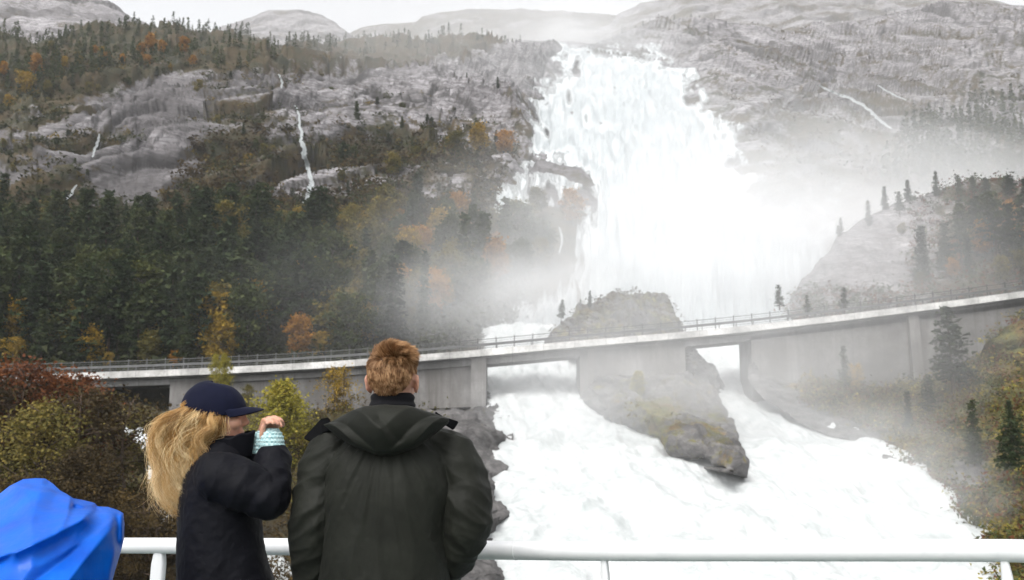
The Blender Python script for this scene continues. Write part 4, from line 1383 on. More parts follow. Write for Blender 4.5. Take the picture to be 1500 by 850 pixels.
# ---- what nobody could count: scrub on the ledges, the far wood, heather and grass
def clump_mass(name, pts, n_leaf, leaf, spread, mat, seed, label=None, flat=0.3, tall=1.0, tone_by=None):
    rng = np.random.default_rng(seed)
    pts = np.asarray(pts)
    k = len(pts)
    sz = rng.uniform(0.5, 1.5, k)
    off = rng.normal(size=(k, n_leaf, 3)) * np.array([0.5, 0.5, 0.32 * tall])
    off[..., 2] = np.abs(off[..., 2]) * 1.3
    cen = (pts[:, None, :] + off * spread * sz[:, None, None]).reshape(-1, 3)
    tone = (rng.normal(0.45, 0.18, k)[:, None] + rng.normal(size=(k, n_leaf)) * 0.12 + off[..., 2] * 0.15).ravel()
    V, Fc = cards(cen, leaf, rng, flat, tri=True)
    me = raw_mesh(name, V, Fc, mat, False, {"tone": np.repeat(np.clip(tone, 0, 1), 3)})
    return tag(link(name, me), label, None, None, "stuff")


def forest_mass(name, pts, heights, mat, seed, n=70, rad=0.16):
    """Small distant conifers packed in one mesh."""
    rng = np.random.default_rng(seed)
    pts = np.asarray(pts); k = len(pts); h = np.asarray(heights)
    z = rng.random((k, n)) ** 1.3
    rr = (1 - z) ** 0.8 * rad * rng.uniform(0.2, 1.1, (k, n)) + 0.01
    az = rng.uniform(0, 6.28, (k, n))
    cen = pts[:, None, :] + np.stack([rr * np.cos(az), rr * np.sin(az), z], -1) * h[:, None, None]
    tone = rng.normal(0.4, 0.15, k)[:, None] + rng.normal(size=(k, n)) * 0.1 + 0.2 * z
    V, Fc = cards(cen.reshape(-1, 3), 1.0, rng, 0.5, tri=True)
    s = np.repeat((h * 0.085)[:, None], n, 1).ravel()
    V = cen.reshape(-1, 1, 3) + (V.reshape(-1, 3, 3) - cen.reshape(-1, 1, 3)) * s[:, None, None]
    me = raw_mesh(name, V.reshape(-1, 3), Fc, mat, False, {"tone": np.repeat(np.clip(tone.ravel(), 0, 1), 3)})
    return tag(link(name, me), None, None, None, "stuff")


shelf = jitter_points(-120, 760, 44, 150, 8.5, 5.5, lambda x, y: np.interp(x, M_X, M_SKY) + 2 < y < np.interp(x, [-120, 60, 130, 200, 330, 420, 560, 700, 760], [185, 165, 135, 118, 116, 100, 92, 84, 76]) and float(perlin(np.array([x / 40, y / 18, 9.1]))) > -0.22 and rnd.random() < 0.8)
sp = on_mountain(np.array([q[0] for q in shelf]), np.array([q[1] for q in shelf]))
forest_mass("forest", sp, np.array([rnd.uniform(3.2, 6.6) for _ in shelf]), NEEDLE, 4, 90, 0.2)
tagx = jitter_points(870, 1400, 24, 60, 9, 6, lambda x, y: np.interp(x, M_X, M_SKY) - 1 < y < np.interp(x, M_X, M_SKY) + 9 and rnd.random() < 0.35 * (x < 1040) + 0.05)
if tagx:
    sp = on_mountain(np.array([q[0] for q in tagx]), np.array([q[1] for q in tagx]))
    forest_mass("forest", sp, np.array([rnd.uniform(3, 6) for _ in tagx]), NEEDLE, 5, 60, 0.16)
misty = jitter_points(1290, 1850, 165, 300, 10, 9, lambda x, y: y > np.interp(x, [1290, 1360, 1430, 1500, 1850], [255, 205, 165, 150, 150]) and rnd.random() < 0.9)
sp = on_mountain(np.array([q[0] for q in misty]), np.array([q[1] for q in misty]))
forest_mass("forest", sp, np.array([rnd.uniform(7, 11) for _ in misty]), NEEDLE, 6, 80, 0.2)

fringe = jitter_points(-345, -62, 330, 556, 17, 13, lambda x, y: True)
sp = on_mountain(np.array([q[0] for q in fringe]), np.array([q[1] for q in fringe]))
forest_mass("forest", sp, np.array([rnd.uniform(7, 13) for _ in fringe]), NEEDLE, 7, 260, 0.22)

# scrub on the cliff, where the mesh says heather grows
rng = np.random.default_rng(21)
def scrub_points(n, x0, x1, y0, y1, thr):
    xs = rng.uniform(x0, x1, n); ys = rng.uniform(y0, y1, n)
    c = ((xs - M_X[0]) / 2).astype(int); r = ((ys - M_BOT) / (M_SKY[c] - M_BOT) * (M_N - 1)).astype(int)
    ok = (r >= 0) & (r < M_N)
    xs, ys, c, r = xs[ok], ys[ok], c[ok], r[ok]
    ok = (veg[r, c] + rng.normal(size=len(r)) * 0.1 > thr) & (poly_mask(xs, ys, FALL_POLY, None) < -14) & (poly_mask(xs, ys, VEIL_POLY, None) < -4)
    return on_mountain(xs[ok], ys[ok])


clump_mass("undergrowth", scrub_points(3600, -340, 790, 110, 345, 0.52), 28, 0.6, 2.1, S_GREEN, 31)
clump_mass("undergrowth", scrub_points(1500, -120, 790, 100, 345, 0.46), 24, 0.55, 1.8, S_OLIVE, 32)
clump_mass("undergrowth", scrub_points(900, 250, 790, 215, 345, 0.36), 26, 0.7, 2.4, L_BROWN, 33)
clump_mass("undergrowth", scrub_points(1600, 960, 1700, 30, 300, 0.46), 18, 0.8, 2.8, L_BROWN, 34)
fl = jitter_points(-80, 760, 330, 560, 9, 8, lambda x, y: np.interp(x, F_TOPX, F_TOPY) - 20 < y < np.interp(x, F_BOTX, F_BOTY) + 34)
clump_mass("undergrowth", on_mountain(np.array([q[0] for q in fl]), np.array([q[1] for q in fl])), 22, 0.6, 2.2, S_GREEN, 35)


def sheet_points(S, n, cond, seed):
    V, gx, gy = S
    r_ = np.random.default_rng(seed)
    i = r_.integers(0, gx.size, n)
    x, y = gx.ravel()[i], gy.ravel()[i]
    ok = np.array([cond(a, b) for a, b in zip(x, y)])
    p = V.reshape(-1, 3)[i][ok]
    return p + r_.normal(size=p.shape) * 0.15


rcond = lambda x, y: x > 1180 and y < np.interp(x, RB_X, RB_B) - 14 and math.hypot((x - 1420) / 40, (y - 705) / 30) > 0.8
clump_mass("heather", sheet_points(RIGHT, 1500, rcond, 1), 26, 0.20, 0.95, L_RUST, 41)
clump_mass("grass", sheet_points(RIGHT, 2600, rcond, 2), 26, 0.22, 0.8, L_OLIVE, 42, tall=1.4)
clump_mass("grass", sheet_points(RIGHT, 1500, rcond, 3), 26, 0.22, 0.9, L_GREEN, 43, tall=1.3)
clump_mass("grass", sheet_points(RIGHT, 500, lambda x, y: rcond(x, y) and perlin(np.array([x / 30, y / 20, 2.0])) > 0.05, 4), 26, 0.22, 1.0, L_LIME, 44)
clump_mass("undergrowth", sheet_points(LEFT, 3200, lambda x, y: x < 600 and not (170 < x < 262 and y < 790), 5), 34, 0.13, 1.2, L_BROWN, 45, tall=1.8)
clump_mass("undergrowth", sheet_points(LEFT, 1000, lambda x, y: 300 < x < 640 and y < 780, 6), 24, 0.22, 1.2, L_OLIVE, 46, tall=1.6)
clump_mass("undergrowth", sheet_points(MIDROCK, 60, lambda x, y: math.hypot((x - 965) / 50, (y - 612) / 18) < 1, 7), 20, 0.22, 0.8, L_OLIVE, 47)
clump_mass("heather", sheet_points(KNOLL, 1600, lambda x, y: x > 1330 or y > 432, 8), 18, 0.35, 1.3, L_RUST, 48)
clump_mass("undergrowth", sheet_points(KNOLL, 1600, lambda x, y: x > 1335 or y > 430, 9), 18, 0.35, 1.5, L_GREEN, 49)
clump_mass("heather", sheet_points(OUTCROP, 120, lambda x, y: y < 490, 10), 18, 0.25, 0.8, L_BROWN, 50)
# ================================================================== the boat: deck, white railing, blue tarpaulin
def rail_pt(px, py, Y): return V3(px, py, Y)


dk = NT("painted_deck", 0.7); dk.col((0.18, 0.22, 0.20)); dk.bump(dk.noise(dk.coord("Object"), 60, 3), 0.2, 0.01)
deck_v = [(-6, -6, -0.004), (6, -6, -0.004), (4.4, 1.4, -0.004), (1.9, 2.85, -0.004), (-0.2, 3.75, -0.004), (-3.2, 5.05, -0.004), (-6, 6.2, -0.004)]
deck_v2 = [(x, y, -0.12) for x, y, z in deck_v]
n = len(deck_v)
add_mesh("ship_deck", deck_v + deck_v2, [tuple(range(n)), tuple(range(2 * n - 1, n - 1, -1))] + [(i, i + n, (i + 1) % n + n, (i + 1) % n) for i in range(n)], dk.m)
tag(bpy.data.objects["ship_deck"], kind="structure")
# the ship's side under the deck
add_mesh("hull", [(x, y, -0.124) for x, y, z in deck_v] + [(x * .97, y * .97, SEA_Z - 0.5) for x, y, z in deck_v], [tuple(range(n)), tuple(range(2 * n - 1, n - 1, -1))] + [(i, i + n, (i + 1) % n + n, (i + 1) % n) for i in range(n)], flat("hull_paint", (0.75, 0.76, 0.76), 0.35))
tag(bpy.data.objects["hull"], kind="structure")

wp_ = NT("white_gloss_paint", 0.32)
wp_.b.inputs["Specular IOR Level"].default_value = 0.5
wn = wp_.noise(wp_.coord("Object"), 6.0, 5, 0.7)
wp_.col(wp_.ramp(wn, [(0.3, (0.52, 0.53, 0.54)), (0.5, (0.60, 0.605, 0.61))]))
wp_.bump(wp_.noise(wp_.coord("Object"), 35.0, 3), 0.06, 0.01)
WHITE = wp_.m
RP = [(-160, 799, 4.75), (100, 799, 4.25), (260, 799.5, 4.02), (450, 801, 3.76), (700, 806, 3.47), (890, 808, 3.28), (1150, 807, 3.05), (1440, 806, 2.84), (1520, 807.5, 2.77), (1700, 815, 2.60), (2100, 838, 2.30), (2600, 880, 2.0)]
rp = np.array([rail_pt(*q) for q in RP])
s_ = np.linspace(0, len(rp) - 1, 90)
rpts = np.stack([np.interp(s_, range(len(rp)), rp[:, k]) for k in range(3)], -1)
rpts = np.stack([blur(rpts[None, :, k], 20, (1,))[0] for k in range(3)], -1)
railing = empty("railing", (0, 0, 0))
tag(railing, "white painted tubular ship railing running behind the two people", "railing")
MB().tube(rpts, 0.031, 20).build("top_rail", WHITE, railing, True)
mid = rpts.copy(); mid[:, 2] -= 0.52
MB().tube(mid, 0.017, 12).build("middle_rail", WHITE, railing, True)
# welded sleeve where two lengths of pipe meet
sl = [rpts[int(np.argmin(np.abs((rpts[:, 0] / rpts[:, 1]) * F * CP + 750 - q)))] for q in (762,)]
for q in sl:
    i = int(np.argmin(np.linalg.norm(rpts - q, axis=1)))
    a, b = Vector(rpts[i]), (Vector(rpts[i + 1]) - Vector(rpts[i])).normalized()
    MB().tube([a - b * 0.003, a - b * 0.002, a + b * 0.002, a + b * 0.003], [0.031, 0.0322, 0.0322, 0.031], 20).build("weld_seam", WHITE, railing, True)


def post(px, lean, wid, thick):
    i = int(np.argmin(np.abs((rpts[:, 0] / rpts[:, 1]) * F * CP + 750 - px)))
    t = Vector(rpts[i]); d = (Vector(rpts[min(i + 1, 89)]) - Vector(rpts[i])).normalized(); d.z = 0; d.normalize()
    nrm_ = Vector((d.y, -d.x, 0))
    bm = bmesh.new()
    rings = []
    prof = [(0.0, 0.6, 0), (-0.03, 0.75, 0.1), (-0.07, 1.0, 0.16), (-0.3, 1.0, 0.4), (-0.6, 1.0, 0.7), (-t.z + 0.012, 1.0, 1.0)]
    for dz, k, ln in prof:
        c = Vector((t.x, t.y, t.z + dz)) + d * lean * ln
        a, b = d * wid * k * 0.5, nrm_ * thick * 0.5
        ring = []
        for an in range(16):
            th = 2 * math.pi * an / 16
            cx, sx = math.cos(th), math.sin(th)
            ex = 0.45
            ring.append(bm.verts.new(c + a * math.copysign(abs(cx) ** ex, cx) + b * math.copysign(abs(sx) ** ex, sx)))
        rings.append(ring)
    for r0, r1 in zip(rings[:-1], rings[1:]):
        for k in range(16): bm.faces.new((r0[k], r0[(k + 1) % 16], r1[(k + 1) % 16], r1[k]))
    bm.faces.new(rings[0]); bm.faces.new(rings[-1][::-1])
    bmesh.ops.recalc_face_normals(bm, faces=bm.faces)
    me = bpy.data.meshes.new("post"); bm.to_mesh(me); bm.free(); me.materials.append(WHITE)
    me.polygons.foreach_set("use_smooth", np.ones(len(me.polygons), bool))
    link("post", me, railing)


post(259, -0.045, 0.062, 0.030)
post(889, 0.03, 0.026, 0.026)
post(1446, 0.06, 0.030, 0.030)
post(-140, -0.05, 0.06, 0.03)
post(1680, 0.05, 0.03, 0.03)

# ---- blue tarpaulin over a piece of deck gear
TY = 2.75
OUT = [(-120, 800), (-70, 762), (-30, 738), (0, 723), (14, 712), (34, 702), (52, 700.5), (66, 701), (78, 709), (88, 718.5), (100, 725), (107, 730), (124, 733), (139, 737), (143, 742), (158, 742.5), (172, 747), (181, 752), (182.5, 768), (181.5, 790), (176, 812), (168, 838), (160, 870), (150, 930), (148, 1010), (-120, 1010)]
xs_, ys_ = np.meshgrid(np.arange(-122, 186, 1.25), np.arange(698, 1012, 1.25))
sdm = poly_mask(xs_, ys_, OUT, None)


def seg_d(x, y, pts):
    d = np.full(x.shape, 1e9); side = np.zeros(x.shape)
    for (x0, y0), (x1, y1) in zip(pts[:-1], pts[1:]):
        L2 = (x1 - x0) ** 2 + (y1 - y0) ** 2
        t_ = np.clip(((x - x0) * (x1 - x0) + (y - y0) * (y1 - y0)) / L2, 0, 1)
        dd = np.hypot(x - x0 - t_ * (x1 - x0), y - y0 - t_ * (y1 - y0))
        cr = (x1 - x0) * (y - y0) - (y1 - y0) * (x - x0)
        side = np.where(dd < d, np.sign(cr), side); d = np.minimum(d, dd)
    return d, side


def ridge(pts, amp, w, asym=1.0):
    d, sgn = seg_d(xs_, ys_, pts)
    ww = np.where(sgn > 0, w * asym, w)
    return amp * np.exp(-d / ww)


dn = np.clip(sdm, 0, None)
bul = 0.36 * (1 - np.exp(-dn / 75.0)) + 0.025 * np.sqrt(np.clip(dn, 0, 12) / 12)       # towards the viewer
bul += 0.0016 * np.clip(ys_ - 700, 0, 200)                                # slopes out downwards
# ridges (towards the viewer) and valleys, read off the folds
bul += ridge([(22, 810), (60, 793), (95, 776), (122, 759)], 0.095, 42, 0.33)
bul += ridge([(122, 759), (150, 748), (172, 751)], 0.045, 8, 2.0)
bul += ridge([(-30, 742), (0, 727), (24, 711)], 0.030, 14, 1.0)
bul += ridge([(24, 711), (50, 718), (82, 720), (104, 730)], 0.055, 6, 3.0)
bul += ridge([(104, 730), (101, 748), (92, 770)], 0.035, 5, 2.0)
bul -= ridge([(108, 744), (122, 746), (141, 744)], 0.070, 5, 1.2)
bul -= ridge([(68, 707), (86, 716)], 0.045, 5)
bul += ridge([(179, 752), (179, 792)], 0.022, 2.5)
bul -= ridge([(171, 756), (172, 800)], 0.040, 6)
bul += ridge([(165, 772), (120, 825), (70, 890)], 0.055, 24, 0.8)
bul -= ridge([(150, 768), (100, 815), (40, 860)], 0.030, 16)
bul += ridge([(170, 800), (160, 850), (150, 900)], 0.030, 8)
bul += ridge([(-40, 790), (0, 768), (60, 752)], 0.018, 30)
bul += 0.004 * fbm(np.stack([xs_ / 50 + ys_ / 70, ys_ / 30 - xs_ / 60, xs_ * 0 + 1.5], -1), 3)
bul = blur(bul, 5)
# pull the rim of the grid onto the outline so the edge is smooth
gyy, gxx = np.gradient(sdm)
gl = np.hypot(gxx, gyy) + 1e-6
snap = np.where(sdm < 0, -sdm, 0)
X2 = xs_ + gxx / gl * snap; Y2 = ys_ + gyy / gl * snap
TV = P(X2, Y2, TY + 0.42 - bul)
back = P(X2, Y2, TY + 0.42 + 0.22 * (1 - np.exp(-dn / 60.0)))
fm = sdm > -1.6
fc = grid_faces(*xs_.shape, None)
keep = (fm[:-1, :-1] & fm[:-1, 1:] & fm[1:, 1:] & fm[1:, :-1]).ravel()
fc = fc[keep]
N_ = xs_.size
e = np.concatenate([fc[:, [0, 1]], fc[:, [1, 2]], fc[:, [2, 3]], fc[:, [3, 0]]])
key = np.sort(e, 1)
_, inv, cnt = np.unique(key[:, 0].astype(np.int64) * N_ + key[:, 1], return_inverse=True, return_counts=True)
be = e[cnt[inv] == 1]
rim = np.stack([be[:, 1], be[:, 0], be[:, 0] + N_, be[:, 1] + N_], -1)
allv = np.concatenate([TV.reshape(-1, 3), back.reshape(-1, 3)])
allf = np.concatenate([fc, fc[:, ::-1] + N_, rim])
allv, allf = compact(allv, allf)
allv[:, 2] = np.maximum(allv[:, 2], 0.004)
tp = NT("blue_tarpaulin", 0.30)
tp.b.inputs["Specular IOR Level"].default_value = 0.22
tcn = tp.noise(tp.coord("Object"), 7.0, 4, 0.6)
tp.col(tp.ramp(tcn, [(0.3, (0.001, 0.060, 0.38)), (0.7, (0.001, 0.110, 0.55))]))
spk = tp.noise(tp.coord("Object"), 90.0, 3, 0.6)
tp.l(tp.ramp(tp.noise(tp.coord("Object"), 14.0, 4, 0.7), [(0.35, 0.34), (0.65, 0.52)]), tp.b.inputs["Roughness"])
tp.bump(tp.math('ADD', tp.math('MULTIPLY', spk, 0.25), tp.noise(tp.coord("Object"), 18.0, 4, 0.6)), 0.25, 0.006)
tarp = link("tarpaulin", raw_mesh("tarpaulin", allv, allf, tp.m, True))
tag(tarp, "bright blue creased tarpaulin cover over deck gear beside the railing", "tarpaulin")
# ================================================================== people
def catmull(pts, n):
    pts = np.asarray(pts, float)
    k = len(pts)
    t = np.linspace(0, k - 1, n)
    out = np.empty((n, pts.shape[1]))
    for a, s in enumerate(t):
        i = min(int(s), k - 2); f = s - i
        p0, p1, p2, p3 = pts[max(i - 1, 0)], pts[i], pts[i + 1], pts[min(i + 2, k - 1)]
        out[a] = 0.5 * (2 * p1 + (p2 - p0) * f + (2 * p0 - 5 * p1 + 4 * p2 - p3) * f * f + (3 * p1 - p0 - 3 * p2 + p3) * f ** 3)
    return out


class Blob(MB):
    """Overlapping closed shapes that are fused into one surface."""
    def limb(self, pts, radii, n=24, seg=20):
        q = catmull([list(p) + [r] for p, r in zip(pts, radii)], n)
        # round ends
        P0, P1 = Vector(q[0, :3]), Vector(q[-1, :3])
        d0 = (P0 - Vector(q[1, :3])).normalized(); d1 = (P1 - Vector(q[-2, :3])).normalized()
        pre = [list(P0 + d0 * q[0, 3] * s) + [q[0, 3] * math.sqrt(max(0.01, 1 - s * s))] for s in (0.95, 0.75, 0.45)]
        post_ = [list(P1 + d1 * q[-1, 3] * s) + [q[-1, 3] * math.sqrt(max(0.01, 1 - s * s))] for s in (0.45, 0.75, 0.95)]
        q = np.array(pre + q.tolist() + post_)
        self.tube([Vector(a[:3]) for a in q], [max(0.002, a[3]) for a in q], seg)
        return self

    def rings(self, rs, n=40, seg=40, ex=1.0, rz=0.0, org=(0, 0)):
        """rs: (z, cx, cy, rx, ry) stacked ellipses, turned about z by rz at org."""
        q = catmull(rs, n)
        b = len(self.v)
        c, s = math.cos(rz), math.sin(rz)
        for z, cx, cy, rx, ry in q:
            for k in range(seg):
                th = 2 * math.pi * k / seg
                x = cx + max(rx, .003) * math.copysign(abs(math.cos(th)) ** ex, math.cos(th)); y = cy + max(ry, .003) * math.copysign(abs(math.sin(th)) ** ex, math.sin(th))
                self.v.append((org[0] + x * c - y * s, org[1] + x * s + y * c, z))
        for i in range(n - 1):
            for k in range(seg):
                k2 = (k + 1) % seg
                self.f.append((b + i * seg + k, b + i * seg + k2, b + (i + 1) * seg + k2, b + (i + 1) * seg + k))
        self.f.append(tuple(b + k for k in range(seg))[::-1])
        self.f.append(tuple(b + (n - 1) * seg + k for k in range(seg)))
        return self

    def ell(self, c, r, M=None, seg=24):
        b = len(self.v)
        R = M or Matrix.Identity(3)
        rows = seg // 2
        for i in range(rows + 1):
            ph = math.pi * (i + 0.0) / rows
            ph = min(max(ph, 0.05), math.pi - 0.05)
            for k in range(seg):
                th = 2 * math.pi * k / seg
                p = R @ Vector((r[0] * math.sin(ph) * math.cos(th), r[1] * math.sin(ph) * math.sin(th), r[2] * math.cos(ph)))
                self.v.append(tuple(Vector(c) + p))
        for i in range(rows):
            for k in range(seg):
                k2 = (k + 1) % seg
                self.f.append((b + i * seg + k, b + (i + 1) * seg + k, b + (i + 1) * seg + k2, b + i * seg + k2))
        self.f.append(tuple(b + k for k in range(seg)))
        self.f.append(tuple(b + rows * seg + k for k in range(seg))[::-1])
        return self

    def fuse(self, name, mat, parent=None, voxel=0.006, smooth=6, disp=None, mats=None):
        me = bpy.data.meshes.new(name + "_raw")
        me.from_pydata([tuple(map(float, v)) for v in self.v], [], self.f)
        bm = bmesh.new(); bm.from_mesh(me); bmesh.ops.recalc_face_normals(bm, faces=bm.faces); bm.to_mesh(me); bm.free()
        o = bpy.data.objects.new(name + "_raw", me); C.objects.link(o)
        r = o.modifiers.new("r", 'REMESH'); r.mode = 'VOXEL'; r.voxel_size = voxel; r.adaptivity = 0
        s = o.modifiers.new("s", 'SMOOTH'); s.factor = 0.5; s.iterations = smooth
        dg = bpy.context.evaluated_depsgraph_get(); dg.update()
        m2 = bpy.data.meshes.new_from_object(o.evaluated_get(dg))
        bpy.data.objects.remove(o); bpy.data.meshes.remove(me)
        m2.name = name
        m2.materials.clear(); m2.materials.append(mat)
        for q in (mats or [])[0:]: m2.materials.append(q)
        n = len(m2.vertices)
        co = np.empty(n * 3, np.float32); m2.vertices.foreach_get("co", co); co = co.reshape(-1, 3).astype(float)
        no = np.empty(n * 3, np.float32); m2.vertices.foreach_get("normal", no); no = no.reshape(-1, 3)
        if disp is not None:
            d = disp(co, no)
            co = co + no * d[:, None]
            m2.vertices.foreach_set("co", co.astype(np.float32).ravel())
        m2.polygons.foreach_set("use_smooth", np.ones(len(m2.polygons), bool))
        m2.update()
        return link(name, m2, parent)


def cloth(name, c1, c2, rough=0.75, weave=900, sheen=0.15, bump=0.25):
    t = NT(name, rough)
    t.b.inputs["Specular IOR Level"].default_value = 0.14
    t.b.inputs["Sheen Weight"].default_value = sheen
    t.b.inputs["Sheen Roughness"].default_value = 0.5
    co = t.coord("Object")
    t.col(t.ramp(t.noise(co, 9.0, 5, 0.65), [(0.35, c1), (0.65, c2)]))
    h = t.math('ADD', t.noise(co, weave * 0.35, 2), t.math('MULTIPLY', t.noise(co, 22.0, 5, 0.6), 3.0))
    t.bump(h, bump, 0.006)
    return t.m


def skin(name, base=(0.50, 0.27, 0.19)):
    t = NT(name, 0.5)
    t.b.inputs["Subsurface Weight"].default_value = 0.25
    t.b.inputs["Subsurface Radius"].default_value = (0.012, 0.004, 0.002)
    t.b.inputs["Subsurface Scale"].default_value = 0.6
    n_ = t.noise(t.coord("Object"), 30, 4, 0.6)
    t.col(t.ramp(n_, [(0.3, tuple(b * 0.85 for b in base)), (0.7, tuple(min(1, b * 1.08) for b in base))]))
    t.bump(t.noise(t.coord("Object"), 400, 2), 0.08, 0.002)
    return t.m


SKIN = skin("skin")
SKIN_RED = skin("rosy_skin", (0.55, 0.22, 0.14))


def smoothmin_line(co, pts):
    """Distance of points to a polyline (3-D)."""
    d = np.full(len(co), 1e9)
    pts = np.asarray(pts, float)
    for a, b in zip(pts[:-1], pts[1:]):
        ab = b - a
        t = np.clip(((co - a) @ ab) / (ab @ ab), 0, 1)
        d = np.minimum(d, np.linalg.norm(co - a - t[:, None] * ab, axis=1))
    return d


def strands(name, curves, r0, mats_tone, mat, parent, taper=0.25, seg=3):
    """curves: (n, k, 3) points; thin tapering three-sided strands in one hair mesh."""
    cv = np.asarray(curves, float)
    n, k, _ = cv.shape
    d = np.gradient(cv, axis=1); d /= np.linalg.norm(d, axis=-1, keepdims=True) + 1e-9
    ref = np.array([0.3, 0.9, 0.2]); ref /= np.linalg.norm(ref)
    a = np.cross(d, ref); a /= np.linalg.norm(a, axis=-1, keepdims=True) + 1e-9
    b = np.cross(d, a)
    rad = np.asarray(r0)[:, None] * np.interp(np.linspace(0, 1, k), [0, 0.15, 0.6, 1], [0.7, 1, 0.9, taper])[None]
    V = np.stack([cv + (a * math.cos(2 * math.pi * j / seg) + b * math.sin(2 * math.pi * j / seg)) * rad[..., None] for j in range(seg)], 2)
    idx = np.arange(n * k * seg).reshape(n, k, seg)
    nx = np.roll(idx, -1, 2)
    Fc = np.stack([idx[:, :-1], nx[:, :-1], nx[:, 1:], idx[:, 1:]], -1).reshape(-1, 4)
    tone = np.broadcast_to(np.asarray(mats_tone)[:, None, None], (n, k, seg))
    al = np.broadcast_to(np.linspace(0, 1, k)[None, :, None], (n, k, seg))
    return link(name, raw_mesh(name, V.reshape(-1, 3), Fc, mat, True, {"tone": tone, "along": al}), parent)


def hair_material(name, dark, mid_, light):
    t = NT(name, 0.42)
    t.b.inputs["Specular IOR Level"].default_value = 0.45
    f = t.math('ADD', t.attr("tone"), t.math('MULTIPLY', t.math('SUBTRACT', t.attr("along"), 0.5), 0.25), True)
    c = t.ramp(f, [(0.1, dark), (0.5, mid_), (0.9, light)])
    t.col(c)
    tr = t.n("BsdfTranslucent"); t.l(c, tr.inputs["Color"])
    mx = t.n("MixShader"); mx.inputs[0].default_value = 0.35
    t.l(t.b.outputs[0], mx.inputs[1]); t.l(tr.outputs[0], mx.inputs[2]); t.l(mx.outputs[0], t.out.inputs["Surface"])
    return t.m


def head_shape(bl, o, R, s=1.0, ears=True):
    """Skull, jaw, nose, brow, lips, ears about the point o (centre of the head); R turns it, it faces local +y. Sizes in metres."""
    def at(x, y, z): return tuple(Vector(o) + R @ (Vector((x, y, z)) * s))
    def e(c, r, M=None): bl.ell(at(*c), [k * s for k in r], (R @ M) if M else R)
    e((0, -0.012, 0.030), (0.074, 0.095, 0.088))
    e((0, 0.030, -0.015), (0.062, 0.064, 0.085))
    e((0, 0.040, -0.072), (0.046, 0.046, 0.040))
    e((0, 0.072, -0.092), (0.020, 0.018, 0.018))                       # chin
    e((0, 0.080, 0.035), (0.052, 0.018, 0.016))                        # brow
    for sx in (-1, 1):
        e((sx * 0.040, 0.062, -0.022), (0.024, 0.026, 0.024))          # cheek
        e((sx * 0.034, 0.081, 0.012), (0.015, 0.010, 0.009))           # eyelid
        M = Matrix.Rotation(sx * 0.55, 3, 'Z') @ Matrix.Rotation(0.15, 3, 'X')
        if ears:
            e((sx * 0.080, -0.004, -0.002), (0.007, 0.020, 0.033), M)      # ear
            e((sx * 0.084, -0.014, 0.010), (0.006, 0.012, 0.021), M)
            e((sx * 0.077, 0.004, -0.026), (0.006, 0.009, 0.012), M)       # lobe
        e((sx * 0.010, 0.098, -0.028), (0.010, 0.010, 0.008))          # nostril
    e((0, 0.094, 0.000), (0.010, 0.014, 0.030), Matrix.Rotation(0.30, 3, 'X'))
    e((0, 0.104, -0.022), (0.012, 0.014, 0.012))
    e((0, 0.090, -0.052), (0.022, 0.010, 0.0065))
    e((0, 0.087, -0.064), (0.019, 0.010, 0.0070))


def hand(bl, wrist, palm_dir, side_dir, curl, s=1.0, thumb=1):
    """Palm with four unequal bent fingers and a thumb. palm_dir points to the fingers, side_dir to the thumb side; curl bends towards n."""
    p, q = Vector(palm_dir).normalized(), Vector(side_dir).normalized()
    n_ = p.cross(q).normalized() * curl
    w0 = Vector(wrist)
    bl.limb([w0 - p * 0.02 * s, w0 + p * 0.02 * s], [0.024 * s, 0.026 * s], 6, 12)
    for k in (-0.024, -0.008, 0.008, 0.024):
        bl.limb([w0 + p * 0.02 * s + q * k * 0.7 * s, w0 + p * 0.085 * s + q * k * s], [0.014 * s, 0.0115 * s], 6, 10)
    L = {0.027: 0.070, 0.009: 0.080, -0.009: 0.075, -0.027: 0.058}
    for k, ln in L.items():
        a = w0 + p * 0.088 * s + q * k * s
        d1 = (p * 0.75 + n_ * 0.65).normalized(); d2 = (p * -0.15 + n_ * 1.0).normalized(); d3 = (p * -0.8 + n_ * 0.55).normalized()
        b = a + d1 * ln * 0.45 * s; c = b + d2 * ln * 0.33 * s; d = c + d3 * ln * 0.25 * s
        bl.limb([a, b, c, d], [0.0098 * s, 0.0092 * s, 0.0086 * s, 0.0076 * s], 14, 10)
    a = w0 + p * 0.03 * s + q * 0.026 * s
    b = a + (q * 0.35 + p * 0.9 + n_ * 0.25).normalized() * 0.034 * s
    c = b + (p * 0.8 + n_ * 0.5 - q * 0.1).normalized() * 0.030 * s
    d = c + (p * 0.6 + n_ * 0.7 - q * 0.4).normalized() * 0.022 * s
    bl.limb([a, b, c, d], [0.014 * s, 0.012 * s, 0.0105 * s, 0.0085 * s], 12, 10)


# ------------------------------------------------------------------ the man, seen from behind
MX, MY = float(P(572, 700, 3.1)[0]), 3.1
M = lambda x, y, z: Vector((MX + x, MY + y, z))
OLIVE = cloth("olive_shell_fabric", (0.0070, 0.0076, 0.0054), (0.0118, 0.0126, 0.0094), 0.6, sheen=0.02, bump=0.16)
BLACK = cloth("black_knit", (0.003, 0.003, 0.004), (0.006, 0.006, 0.0075), 0.9, sheen=0.02)
DENIM = cloth("dark_trousers", (0.012, 0.013, 0.018), (0.020, 0.022, 0.030), 0.85)
SHOE = flat("black_leather", (0.012, 0.011, 0.010), 0.45)

